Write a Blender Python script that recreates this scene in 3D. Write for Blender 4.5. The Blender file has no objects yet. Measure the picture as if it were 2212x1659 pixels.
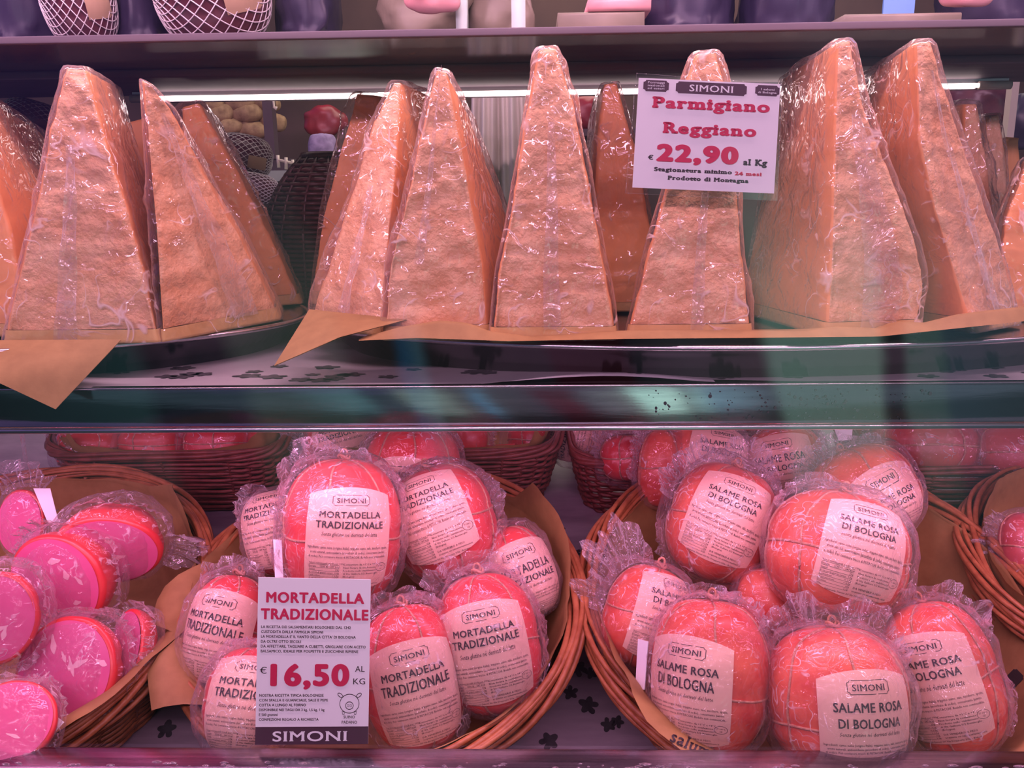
import bpy, math, random
import numpy as np
from mathutils import Vector, Matrix

# ------------------------------------------------------------------ camera, world, lights, exposure
C = bpy.context.scene.collection
sc = bpy.context.scene
W, H, F = 2212, 1659, 1900.0
CZ = 1.45
CAM = Vector((0, 0, CZ))
PITCH, YAW, ROLL = math.radians(13.0), math.radians(1.6), math.radians(0.75)
ROT = Matrix.Rotation(YAW, 3, 'Z') @ Matrix.Rotation(math.pi/2 - PITCH, 3, 'X') @ Matrix.Rotation(-ROLL, 3, 'Z')
cam_data = bpy.data.cameras.new('camera')
cam_data.sensor_width = 36.0
cam_data.lens = F / W * 36.0
cam_data.clip_start = 0.02
cam = bpy.data.objects.new('camera', cam_data)
C.objects.link(cam)
cam.matrix_world = Matrix.Translation(CAM) @ ROT.to_4x4()
sc.camera = cam
vs = sc.view_settings
vs.view_transform = 'Standard'
vs.look = 'None'
vs.gamma = 1.0
vs.use_curve_mapping = False
vs.exposure = 0.38
sc.cycles.transparent_max_bounces = 20
sc.cycles.max_bounces = 4
sc.cycles.diffuse_bounces = 2
sc.cycles.glossy_bounces = 2
sc.cycles.transmission_bounces = 2
sc.cycles.caustics_reflective = False
sc.cycles.caustics_refractive = False
sc.cycles.sample_clamp_indirect = 4.0

FWD = ROT @ Vector((0, 0, -1))
def ray(u, v):
    return ROT @ Vector(((u - W/2)/F, (H/2 - v)/F, -1.0))
def at(u, v, y):
    d = ray(u, v)
    return CAM + d * (y / d.y)
def atz(u, v, z):
    d = ray(u, v)
    return CAM + d * ((z - CZ) / d.z)
def depth(p):
    return (Vector(p) - CAM).dot(FWD)

# the street in front of the counter: dim bands of colour (shop fronts, pavement, passers-by)
wd = bpy.data.worlds.new('street'); sc.world = wd; wd.use_nodes = True
nt = wd.node_tree; nt.nodes.clear()
def wn(t): return nt.nodes.new(t)
geo = wn('ShaderNodeNewGeometry'); sep = wn('ShaderNodeSeparateXYZ')
tcw = wn('ShaderNodeTexCoord')
nt.links.new(tcw.outputs['Generated'], sep.inputs[0])
def wmath(op, a, b=None):
    n = wn('ShaderNodeMath'); n.operation = op
    for i, x in enumerate((a, b)):
        if x is None: continue
        if isinstance(x, (int, float)): n.inputs[i].default_value = x
        else: nt.links.new(x, n.inputs[i])
    return n.outputs[0]
ny = wmath('MAXIMUM', wmath('MULTIPLY', sep.outputs[1], -1.0), 0.05)
q = wmath('DIVIDE', sep.outputs[0], ny)
e = wmath('DIVIDE', sep.outputs[2], ny)
nz = wn('ShaderNodeTexNoise'); nz.inputs['Scale'].default_value = 5.0; nz.inputs['Detail'].default_value = 4.0
nt.links.new(tcw.outputs['Generated'], nz.inputs['Vector'])
qd = wmath('ADD', q, wmath('MULTIPLY', wmath('SUBTRACT', nz.outputs[0], 0.5), 0.07))
qd = wmath('ADD', qd, wmath('MULTIPLY', wmath('ADD', e, 0.25), 0.22))
ramp = wn('ShaderNodeValToRGB'); ramp.color_ramp.interpolation = 'LINEAR'
nt.links.new(wmath('ADD', wmath('MULTIPLY', qd, 0.7), 0.5), ramp.inputs[0])
def bands(cr, stops):
    els = cr.elements
    while len(els) > 1: els.remove(els[-1])
    els[0].position = stops[0][0]; els[0].color = stops[0][1] + (1,)
    for p, c in stops[1:]:
        k = els.new(p); k.color = c + (1,)
# u -> q=(u-1106)/1900 -> 0.5+0.7*q
def qs(u): return 0.5 + 0.7*(u - 1106)/1900.0
bands(ramp.color_ramp, [(0.0, (.05,.08,.10)), (qs(60), (.10,.22,.26)), (qs(230), (.12,.30,.33)), (qs(270), (.04,.07,.10)),
    (qs(430), (.05,.08,.12)), (qs(480), (.30,.42,.38)), (qs(680), (.32,.44,.40)), (qs(720), (.16,.16,.16)), (qs(815), (.13,.13,.14)),
    (qs(835), (.10,.36,.72)), (qs(875), (.25,.55,.75)), (qs(900), (.12,.11,.13)), (qs(1140), (.10,.09,.13)), (qs(1170), (.14,.03,.06)),
    (qs(1320), (.13,.04,.06)), (qs(1350), (.10,.10,.14)), (qs(1450), (.22,.24,.29)), (qs(1610), (.26,.26,.28)), (qs(1640), (.9,1.55,1.35)),
    (qs(1860), (.95,1.5,1.3)), (qs(1885), (.14,.16,.18)), (qs(1915), (.14,.17,.19)), (qs(1935), (.50,.85,.80)), (qs(2000), (.45,.8,.8)),
    (qs(2020), (.28,.50,.66)), (qs(2180), (.24,.40,.5)), (1.0, (.1,.12,.16))])
up = wn('ShaderNodeMapRange'); up.inputs['From Min'].default_value = -0.12; up.inputs['From Max'].default_value = 0.05
nt.links.new(e, up.inputs['Value'])
mixc = wn('ShaderNodeMix'); mixc.data_type = 'RGBA'
nt.links.new(up.outputs[0], mixc.inputs['Factor']); nt.links.new(ramp.outputs[0], mixc.inputs['A'])
ramp2 = wn('ShaderNodeValToRGB')
nt.links.new(wmath('ADD', wmath('MULTIPLY', qd, 0.7), 0.5), ramp2.inputs[0])
bands(ramp2.color_ramp, [(0.0, (.17,.10,.38)), (qs(300), (.14,.08,.32)), (qs(640), (.12,.09,.20)), (qs(760), (.14,.13,.17)), (qs(1150), (.16,.14,.19)),
    (qs(1450), (.10,.08,.17)), (qs(1730), (.13,.10,.24)), (qs(1850), (.28,.25,.40)), (qs(2100), (.17,.15,.27)), (1.0, (.15,.13,.2))])
nt.links.new(ramp2.outputs[0], mixc.inputs['B'])
low = wn('ShaderNodeMapRange'); low.inputs['From Min'].default_value = -0.42; low.inputs['From Max'].default_value = -0.31
low.inputs['To Min'].default_value = 0.12
nt.links.new(e, low.inputs['Value'])
dim = wn('ShaderNodeVectorMath'); dim.operation = 'SCALE'
nt.links.new(mixc.outputs['Result'], dim.inputs[0]); nt.links.new(low.outputs[0], dim.inputs['Scale'])
bg = wn('ShaderNodeBackground'); bg.inputs['Strength'].default_value = 0.8
nt.links.new(dim.outputs[0], bg.inputs['Color'])
wo = wn('ShaderNodeOutputWorld'); nt.links.new(bg.outputs[0], wo.inputs[0])

FRONT_FILL = (1.0, 0.54, 0.84)
PINK = (1.0, 0.56, 0.74)
MAGENTA = (1.0, 0.40, 0.78)
def area(name, loc, target, sx, sy, power, col):
    l = bpy.data.lights.new(name, 'AREA'); l.shape = 'RECTANGLE'; l.size = sx; l.size_y = sy
    l.energy = power; l.color = col
    o = bpy.data.objects.new(name, l); C.objects.link(o)
    o.location = loc
    d = (Vector(target) - Vector(loc)).normalized()
    o.rotation_euler = d.to_track_quat('-Z', 'Y').to_euler()
    return o
# LED strips of the counter: along the canopy over the front glass, under the middle shelf's lip and over the back of the lower deck
area('canopy_led_light', (0.0, 0.74, CZ + 0.40), (0.0, 0.92, CZ - 0.2), 1.9, 0.035, 7.0, PINK)
area('front_fill_light', (-0.1, -0.60, CZ + 0.62), (0.0, 0.80, CZ - 0.20), 2.4, 0.06, 17.0, FRONT_FILL)  # unseen lamp added out front as fill for the cards and cheese
area('shelf_led_light', (0.0, 0.785, CZ - 0.219), (0.0, 0.93, CZ - 0.55), 1.9, 0.03, 3.0, MAGENTA)
area('deck_led_light', (0.0, 1.28, CZ - 0.20), (0.0, 1.28, CZ - 0.6), 1.9, 0.05, 3.0, MAGENTA)
area('back_room_light', (0.2, 1.9, CZ + 1.1), (0.1, 2.0, CZ), 1.6, 0.8, 16.0, (1.0, 0.84, 0.74))

# ------------------------------------------------------------------ helpers
ORIGIN = {}
def mesh_obj(name, verts, faces, mat, parent=None, smooth=True, uvs=None):
    """one mesh object; verts in world coordinates (numpy or list)"""
    V = np.asarray(verts, dtype=np.float64).reshape(-1, 3)
    org = np.zeros(3)
    if parent is not None: org = ORIGIN[parent.name]
    else: org = np.array([V[:,0].mean(), V[:,1].mean(), V[:,2].min()])
    Vl = (V - org).astype(np.float32)
    me = bpy.data.meshes.new(name)
    me.vertices.add(len(Vl)); me.vertices.foreach_set('co', Vl.ravel())
    if isinstance(faces, np.ndarray):
        n = len(faces); k = faces.shape[1]
        idx = faces.ravel().astype(np.int32); tot = np.full(n, k, np.int32)
    else:
        idx = np.array([i for f in faces for i in f], np.int32)
        tot = np.array([len(f) for f in faces], np.int32)
    start = np.zeros(len(tot), np.int32); start[1:] = np.cumsum(tot)[:-1]
    me.loops.add(len(idx)); me.loops.foreach_set('vertex_index', idx)
    me.polygons.add(len(tot)); me.polygons.foreach_set('loop_start', start)
    me.polygons.foreach_set('loop_total', tot)
    me.polygons.foreach_set('use_smooth', np.full(len(tot), smooth))
    me.update(calc_edges=True); me.validate()
    me.materials.append(mat)
    o = bpy.data.objects.new(name, me); C.objects.link(o)
    if parent is not None: o.parent = parent
    else: o.location = org
    ORIGIN[o.name] = org
    return o
def tag(o, label=None, cat=None, group=None, kind=None):
    if label: o['label'] = label
    if cat: o['category'] = cat
    if group: o['group'] = group
    if kind: o['kind'] = kind
    return o
def thing(name, label, cat, loc, group=None):
    o = bpy.data.objects.new(name, None); C.objects.link(o); o.location = loc
    o.empty_display_size = 0.02
    ORIGIN[o.name] = np.array(loc, float)
    return tag(o, label, cat, group)

def cat_mesh(parts):
    V, Fc, n = [], [], 0
    for v, f in parts:
        v = np.asarray(v, float).reshape(-1, 3); V.append(v)
        Fc += [[i + n for i in q_] for q_ in (f.tolist() if isinstance(f, np.ndarray) else f)]
        n += len(v)
    return np.vstack(V), Fc
def box(x0, x1, y0, y1, z0, z1, bev=0.0):
    if bev <= 0:
        v = [(x, y, z) for x in (x0, x1) for y in (y0, y1) for z in (z0, z1)]
        return np.array(v), [[0,1,3,2],[4,6,7,5],[0,4,5,1],[2,3,7,6],[0,2,6,4],[1,5,7,3]]
    # bar along x with its four long edges rounded
    prof = []
    for cy, cz, a0 in ((y1-bev, z1-bev, 0), (y0+bev, z1-bev, 90), (y0+bev, z0+bev, 180), (y1-bev, z0+bev, 270)):
        for k in range(5):
            a = math.radians(a0 + 22.5*k); prof.append((cy + bev*math.cos(a), cz + bev*math.sin(a)))
    n = len(prof)
    v = [(x0, y, z) for y, z in prof] + [(x1, y, z) for y, z in prof]
    f = [[i, (i+1) % n, n+(i+1) % n, n+i] for i in range(n)] + [list(range(n))[::-1], list(range(n, 2*n))]
    return np.array(v), f
def gridfaces(nr, nc, wrap=False):
    i = np.arange(nr-1)[:,None]; m = nc if wrap else nc-1
    j = np.arange(m)[None,:]; j2 = (j+1) % nc
    a = i*nc + j; b = i*nc + j2; c_ = (i+1)*nc + j2; d = (i+1)*nc + j
    return np.stack([a, b, c_, d], -1).reshape(-1, 4)
def tube(path, r, n=6, closed=False):
    P = np.asarray(path, float); m = len(P)
    if closed: T = np.roll(P, -1, 0) - np.roll(P, 1, 0)
    else: T = np.gradient(P, axis=0)
    T /= np.linalg.norm(T, axis=1)[:,None] + 1e-12
    ref = np.array([0.0, 0.0, 1.0]); ref2 = np.array([0.31, 0.9, 0.1])
    U = np.cross(T, ref); bad = np.linalg.norm(U, axis=1) < 0.15
    U[bad] = np.cross(T[bad], ref2); U /= np.linalg.norm(U, axis=1)[:,None]
    Vv = np.cross(T, U)
    a = np.linspace(0, 2*math.pi, n, endpoint=False)
    rr = np.broadcast_to(np.asarray(r, float), (m,))
    pts = P[:,None,:] + rr[:,None,None]*(np.cos(a)[None,:,None]*U[:,None,:] + np.sin(a)[None,:,None]*Vv[:,None,:])
    V = pts.reshape(-1, 3); f = gridfaces(m, n, True).tolist()
    if closed: f += [[(m-1)*n+j, (m-1)*n+(j+1) % n, (j+1) % n, j] for j in range(n)]
    else: f += [list(range(n))[::-1], list(range((m-1)*n, m*n))]
    return V, f
def lathe(prof, n=96, ax=1.0, ay=1.0, c=(0,0,0)):
    th = np.linspace(0, 2*math.pi, n, endpoint=False)
    P = np.array(prof)
    V = np.stack([c[0] + ax*P[:,0][:,None]*np.cos(th)[None], c[1] + ay*P[:,0][:,None]*np.sin(th)[None], c[2] + np.broadcast_to(P[:,1][:,None], (len(P), n))], -1).reshape(-1,3)
    return V, gridfaces(len(P), n, True).tolist()

# value noise, vectorised
def _h(ix, iy, iz, seed):
    n = (ix*374761393 + iy*668265263 + iz*2147483647 + seed*974634777) & 0xffffffff
    n = ((n ^ (n >> 13)) * 1274126177) & 0xffffffff
    n = ((n ^ (n >> 16)) * 2246822519) & 0xffffffff
    return ((n ^ (n >> 15)) & 0xffff) / 65535.0
def vnoise(P, seed=0):
    P = np.asarray(P, float); i = np.floor(P).astype(np.int64); f = P - i; f = f*f*f*(f*(f*6-15)+10)
    r = 0
    for dx in (0,1):
        wx = f[...,0] if dx else 1-f[...,0]
        for dy in (0,1):
            wy = f[...,1] if dy else 1-f[...,1]
            for dz in (0,1):
                wz = f[...,2] if dz else 1-f[...,2]
                r = r + wx*wy*wz*_h(i[...,0]+dx, i[...,1]+dy, i[...,2]+dz, seed)
    return r
def fbm(P, octv=4, seed=0):
    s, a, t = 0, 0.5, 0; P = np.asarray(P, float)
    for k in range(octv):
        s = s + a*vnoise(P*(2.03**k), seed+k); t += a; a *= 0.5
    return s/t*2 - 1
def ridged(P, octv=3, seed=0):
    s, a, t = 0, 0.5, 0; P = np.asarray(P, float)
    for k in range(octv):
        s = s + a*(1 - np.abs(vnoise(P*(2.1**k), seed+11*k)*2-1)*1.6).clip(0,1); t += a; a *= 0.55
    return s/t
def gridnormals(G, wrap):
    if wrap: du = np.roll(G, -1, 1) - np.roll(G, 1, 1)
    else: du = np.gradient(G, axis=1)
    dv = np.gradient(G, axis=0)
    n = np.cross(du, dv); n /= np.linalg.norm(n, axis=-1, keepdims=True) + 1e-12
    return n

# ------------------------------------------------------------------ materials
def new_mat(name):
    m = bpy.data.materials.new(name); m.use_nodes = True
    t = m.node_tree; t.nodes.clear()
    out = t.nodes.new('ShaderNodeOutputMaterial')
    return m, t, out
def tex_noise(t, scale, detail=4, rough=0.55, coord=None, dist=0.0):
    n = t.nodes.new('ShaderNodeTexNoise'); n.inputs['Scale'].default_value = scale
    n.inputs['Detail'].default_value = detail; n.inputs['Roughness'].default_value = rough
    n.inputs['Distortion'].default_value = dist
    if coord is not None: t.links.new(coord, n.inputs['Vector'])
    return n
def pmat(name, c1, c2=None, scale=30, rough=0.5, metal=0.0, bump=0.0, bscale=None, spec=0.5, lo=0.35, hi=0.65, sss=0.0, coat=0.0, detail=4, stretch=None, dist=0.0, sssr=(0.01,0.004,0.003), bdist=0.002):
    m, t, out = new_mat(name)
    p = t.nodes.new('ShaderNodeBsdfPrincipled'); t.links.new(p.outputs[0], out.inputs[0])
    p.inputs['Base Color'].default_value = c1 + (1,)
    p.inputs['Roughness'].default_value = rough; p.inputs['Metallic'].default_value = metal
    p.inputs['Specular IOR Level'].default_value = spec
    p.inputs['Coat Weight'].default_value = coat
    if sss:
        p.inputs['Subsurface Weight'].default_value = sss; p.inputs['Subsurface Radius'].default_value = (1,0.4,0.25)
        p.inputs['Subsurface Scale'].default_value = sssr[0]
    tc = t.nodes.new('ShaderNodeTexCoord'); co = tc.outputs['Object']
    if stretch:
        mp = t.nodes.new('ShaderNodeMapping'); mp.inputs['Scale'].default_value = stretch
        t.links.new(co, mp.inputs['Vector']); co = mp.outputs[0]
    if c2 is not None:
        n = tex_noise(t, scale, detail, coord=co, dist=dist)
        r = t.nodes.new('ShaderNodeValToRGB'); r.color_ramp.elements[0].position = lo; r.color_ramp.elements[1].position = hi
        r.color_ramp.elements[0].color = c1 + (1,); r.color_ramp.elements[1].color = c2 + (1,)
        t.links.new(n.outputs[0], r.inputs[0]); t.links.new(r.outputs[0], p.inputs['Base Color'])
    if bump:
        n = tex_noise(t, bscale or scale, 5, coord=co)
        b = t.nodes.new('ShaderNodeBump'); b.inputs['Strength'].default_value = bump; b.inputs['Distance'].default_value = bdist
        t.links.new(n.outputs[0], b.inputs['Height']); t.links.new(b.outputs[0], p.inputs['Normal'])
    return m
def film_mat(name, haze=0.10, haze_col=(1.0, 0.84, 0.80), base=0.05, k=1.0, rough=0.09, scale=34.0, crease_glint=0.5, bump=0.9, lscale=1.3, lwid=0.03, m0=0.50):
    """clear crinkled plastic: see-through, mirror-like at grazing angles, crease glints painted in as milky lines"""
    m, t, out = new_mat(name)
    L = t.links.new
    def mth(op, a, b=None, cl=False):
        n = t.nodes.new('ShaderNodeMath'); n.operation = op; n.use_clamp = cl
        for i, x in enumerate((a, b)):
            if x is None: continue
            if isinstance(x, (int, float)): n.inputs[i].default_value = x
            else: L(x, n.inputs[i])
        return n.outputs[0]
    tc = t.nodes.new('ShaderNodeTexCoord')
    n1 = tex_noise(t, scale*1.5, 2, coord=tc.outputs['Object'], dist=1.2)
    # wavy glints painted in as milky lines: the level line of a distorted noise, broken up by a mask
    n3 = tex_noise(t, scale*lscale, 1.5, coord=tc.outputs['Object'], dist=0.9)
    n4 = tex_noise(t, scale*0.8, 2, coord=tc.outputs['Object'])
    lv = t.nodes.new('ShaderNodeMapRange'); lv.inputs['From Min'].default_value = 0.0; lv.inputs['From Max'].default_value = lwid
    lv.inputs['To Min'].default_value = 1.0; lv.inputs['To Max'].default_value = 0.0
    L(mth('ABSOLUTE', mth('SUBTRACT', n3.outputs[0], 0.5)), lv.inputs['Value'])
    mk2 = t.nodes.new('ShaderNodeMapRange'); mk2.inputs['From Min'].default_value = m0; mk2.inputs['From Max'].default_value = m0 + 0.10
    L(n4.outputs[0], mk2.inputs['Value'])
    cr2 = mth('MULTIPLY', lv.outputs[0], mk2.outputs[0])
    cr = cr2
    hgt = n1.outputs[0]
    b = t.nodes.new('ShaderNodeBump'); b.inputs['Strength'].default_value = bump; b.inputs['Distance'].default_value = 0.006
    L(hgt, b.inputs['Height'])
    lw = t.nodes.new('ShaderNodeLayerWeight'); lw.inputs['Blend'].default_value = 0.5
    L(b.outputs[0], lw.inputs['Normal'])
    fac = mth('ADD', mth('MULTIPLY', mth('POWER', lw.outputs['Facing'], 3.2), 0.55*k), base)
    gl = t.nodes.new('ShaderNodeBsdfGlossy'); gl.inputs['Roughness'].default_value = rough
    gl.inputs['Color'].default_value = (1, 0.95, 0.98, 1); L(b.outputs[0], gl.inputs['Normal'])
    df = t.nodes.new('ShaderNodeBsdfDiffuse'); df.inputs['Color'].default_value = haze_col + (1,)
    tl = t.nodes.new('ShaderNodeBsdfTranslucent'); tl.inputs['Color'].default_value = haze_col + (1,)
    dm = t.nodes.new('ShaderNodeMixShader'); dm.inputs[0].default_value = 0.45
    L(df.outputs[0], dm.inputs[1]); L(tl.outputs[0], dm.inputs[2])
    tr = t.nodes.new('ShaderNodeBsdfTransparent'); tr.inputs['Color'].default_value = (0.985, 0.975, 0.98, 1)
    m1 = t.nodes.new('ShaderNodeMixShader')
    hz = mth('ADD', mth('MULTIPLY', cr, crease_glint), mth('MULTIPLY', mth('POWER', lw.outputs['Facing'], 2.0), haze*2.0), True)
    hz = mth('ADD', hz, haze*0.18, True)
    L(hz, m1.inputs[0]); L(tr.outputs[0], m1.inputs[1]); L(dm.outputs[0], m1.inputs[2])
    m2 = t.nodes.new('ShaderNodeMixShader')
    L(fac, m2.inputs[0]); L(m1.outputs[0], m2.inputs[1]); L(gl.outputs[0], m2.inputs[2])
    L(m2.outputs[0], out.inputs[0])
    return m
def glass_mat(name):
    m, t, out = new_mat(name); L = t.links.new
    lw = t.nodes.new('ShaderNodeLayerWeight'); lw.inputs['Blend'].default_value = 0.5
    pw = t.nodes.new('ShaderNodeMath'); pw.operation = 'POWER'; L(lw.outputs['Facing'], pw.inputs[0]); pw.inputs[1].default_value = 5
    ma = t.nodes.new('ShaderNodeMath'); ma.operation = 'MULTIPLY_ADD'; L(pw.outputs[0], ma.inputs[0]); ma.inputs[1].default_value = 0.96; ma.inputs[2].default_value = 0.04
    tr = t.nodes.new('ShaderNodeBsdfTransparent'); tr.inputs['Color'].default_value = (0.99, 0.995, 0.99, 1)
    gl = t.nodes.new('ShaderNodeBsdfGlossy'); gl.inputs['Roughness'].default_value = 0.02
    mx = t.nodes.new('ShaderNodeMixShader'); L(ma.outputs[0], mx.inputs[0]); L(tr.outputs[0], mx.inputs[1]); L(gl.outputs[0], mx.inputs[2])
    L(mx.outputs[0], out.inputs[0]); return m
def emit_mat(name, col, s):
    m, t, out = new_mat(name)
    e_ = t.nodes.new('ShaderNodeEmission'); e_.inputs[0].default_value = col + (1,); e_.inputs[1].default_value = s
    t.links.new(e_.outputs[0], out.inputs[0]); return m

M = {}
M['cheese'] = pmat('parmesan_paste', (.80,.36,.165), (.95,.57,.33), 24, 0.4, bump=1.0, bscale=62, bdist=0.006, sss=0.0, lo=.3, hi=.7, detail=6)
M['cheese_smooth'] = pmat('parmesan_cut', (.94,.37,.135), (.96,.44,.18), 12, 0.5, bump=0.25, bscale=30, lo=.3, hi=.7)
M['rind'] = pmat('parmesan_rind', (.72,.40,.14), (.80,.50,.20), 40, 0.6, bump=0.4, bscale=70)
M['film'] = film_mat('clear_wrap', haze=0.18, base=0.05, k=1.1, scale=24, crease_glint=0.95, rough=0.06)
M['seam'] = film_mat('frosted_seam', haze=0.75, base=0.10, k=1.0, scale=30, crease_glint=0.3, rough=0.16)
M['bag'] = film_mat('crinkled_bag', haze=0.16, base=0.035, k=1.1, scale=38, crease_glint=0.75, rough=0.06, m0=0.545, haze_col=(1.0,.86,.93), bump=1.0)
M['frill'] = film_mat('bag_seal', haze=0.58, base=0.09, k=1.2, scale=50, crease_glint=0.7, rough=0.07, haze_col=(1.0,.88,.95), bump=1.0)
M['skin'] = pmat('mortadella_casing', (.66,.032,.045), (.76,.075,.070), 22, 0.33, bump=0.15, bscale=60, lo=.3, hi=.7)
M['rosa'] = pmat('salami_casing', (.62,.050,.035), (.78,.150,.085), 30, 0.36, bump=0.25, bscale=60, lo=.35, hi=.62, detail=6)
M['dark_skin'] = pmat('dark_casing', (.45,.06,.07), (.58,.10,.09), 22, 0.4, bump=0.2, bscale=60)
M['cut'] = pmat('mortadella_cut_face', (.70,.095,.25), (.74,.13,.30), 30, 0.3, lo=.3, hi=.7)
M['fat'] = pmat('pork_fat', (.90,.48,.55), None, 30, 0.35)
M['label'] = pmat('label_paper', (.82,.485,.37), (.86,.53,.42), 8, 0.55)
M['white'] = pmat('white_card', (.90,.86,.88), None, 8, 0.5)
M['ink'] = pmat('black_ink', (.035,.02,.025), None, 8, 0.5)
M['plum'] = pmat('plum_ink', (.075,.03,.05), None, 8, 0.5)
M['red'] = pmat('red_ink', (.62,.018,.085), None, 8, 0.5)
M['twine'] = pmat('butcher_twine', (.62,.30,.20), (.42,.16,.11), 300, 0.8)
M['sill'] = pmat('sill_steel', (.40,.36,.40), (.28,.25,.29), 10, 0.2, metal=1.0, bump=0.06, bscale=60, stretch=(1,30,30))
M['highlight_bead'] = pmat('highlight_line', (.95,.88,.93), None, 8, 0.42, metal=1.0)  # steel lightened to stand in for the sill's highlight line
M['metal'] = pmat('brushed_steel', (.62,.58,.60), (.5,.46,.5), 8, 0.28, metal=1.0, bump=0.05, bscale=40, stretch=(1,40,40))
M['tray'] = pmat('tray_steel', (.24,.21,.24), None, 8, 0.22, metal=1.0)
M['kraft'] = pmat('kraft_paper', (.31,.158,.055), (.37,.195,.07), 60, 0.7, bump=0.1, bscale=200)
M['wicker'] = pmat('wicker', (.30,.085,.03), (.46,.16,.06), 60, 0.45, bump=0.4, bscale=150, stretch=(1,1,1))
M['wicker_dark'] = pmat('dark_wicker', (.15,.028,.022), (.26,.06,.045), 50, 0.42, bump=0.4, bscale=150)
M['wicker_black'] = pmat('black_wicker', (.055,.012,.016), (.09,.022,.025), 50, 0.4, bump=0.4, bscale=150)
M['shelf'] = pmat('shelf_steel', (.42,.36,.38), None, 8, 0.3, metal=0.9)
M['under'] = pmat('dark_glossy_panel', (.20,.165,.19), (.25,.205,.235), 4, 0.14, metal=0.5, spec=0.8, stretch=(1,30,30))
M['housing'] = pmat('lamp_housing', (.15,.12,.145), (.18,.145,.17), 6, 0.6, metal=0.0, spec=0.15, stretch=(.5,20,20))
M['nosing'] = pmat('polished_nosing', (.46,.44,.47), (.36,.35,.38), 14, 0.10, metal=1.0, bump=0.03, bscale=30, stretch=(1,1,14))
M['speck'] = pmat('dirt_speck', (.04,.04,.045), None, 8, 0.7)
M['dark'] = pmat('dark_panel', (.05,.032,.04), (.075,.045,.055), 5, 0.6)
M['deck'] = pmat('deck_paper', (.26,.20,.24), (.40,.31,.36), 9, 0.5, stretch=(1,4,1))
M['liner'] = pmat('liner_paper', (.27,.245,.26), (.34,.31,.325), 12, 0.5)
M['leaf'] = pmat('printed_leaf', (.03,.026,.03), (.07,.06,.07), 60, 0.6)
M['glass'] = glass_mat('front_glass')
M['tube'] = emit_mat('lamp_tube', (1.0, .74, .74), 5.5)
M['lamp_end'] = pmat('tube_cap', (.7,.62,.55), None, 8, .4)
M['netting'] = pmat('white_netting', (.85,.78,.80), None, 8, .5)
M['loaf'] = pmat('loaf_crust', (.22,.13,.065), (.36,.23,.12), 60, .8, bump=.6, bscale=90)
M['ham'] = pmat('dark_ham', (.075,.018,.035), (.14,.035,.045), 30, .3)
M['tanlabel'] = pmat('tan_label', (.60,.40,.26), None, 8, .5)
M['cloth'] = pmat('white_cloth', (.80,.76,.66), (.86,.82,.74), 6, .8)
M['brownwall'] = pmat('brown_wall', (.06,.032,.03), (.12,.065,.05), 3, .7)
M['greenctr'] = pmat('pale_counter', (.42,.50,.44), None, 8, .4)
M['beigebag'] = pmat('beige_bag', (.22,.185,.14), (.30,.25,.19), 14, .4, bump=.3, bscale=25)
M['purplebox'] = pmat('dark_violet_pack', (.022,.017,.045), (.04,.03,.07), 6, .35)
M['blue'] = pmat('blue_sign', (.16,.35,.75), None, 8, .5)
M['redpack'] = pmat('red_pack', (.30,.02,.035), (.18,.02,.03), 20, .35)
M['lilac'] = pmat('lilac_cloth', (.36,.28,.46), (.20,.15,.27), 60, .8)
M['mint'] = pmat('pale_mint_reflection', (.62,.78,.70), (.75,.86,.78), 20, .4)  # pale colour stands in for a bright reflection
M['pinkpack'] = pmat('pink_pack', (.72,.30,.33), (.82,.42,.42), 30, .35)
M['hook'] = pmat('dull_rail', (.55,.48,.40), None, 8, .4)
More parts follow.
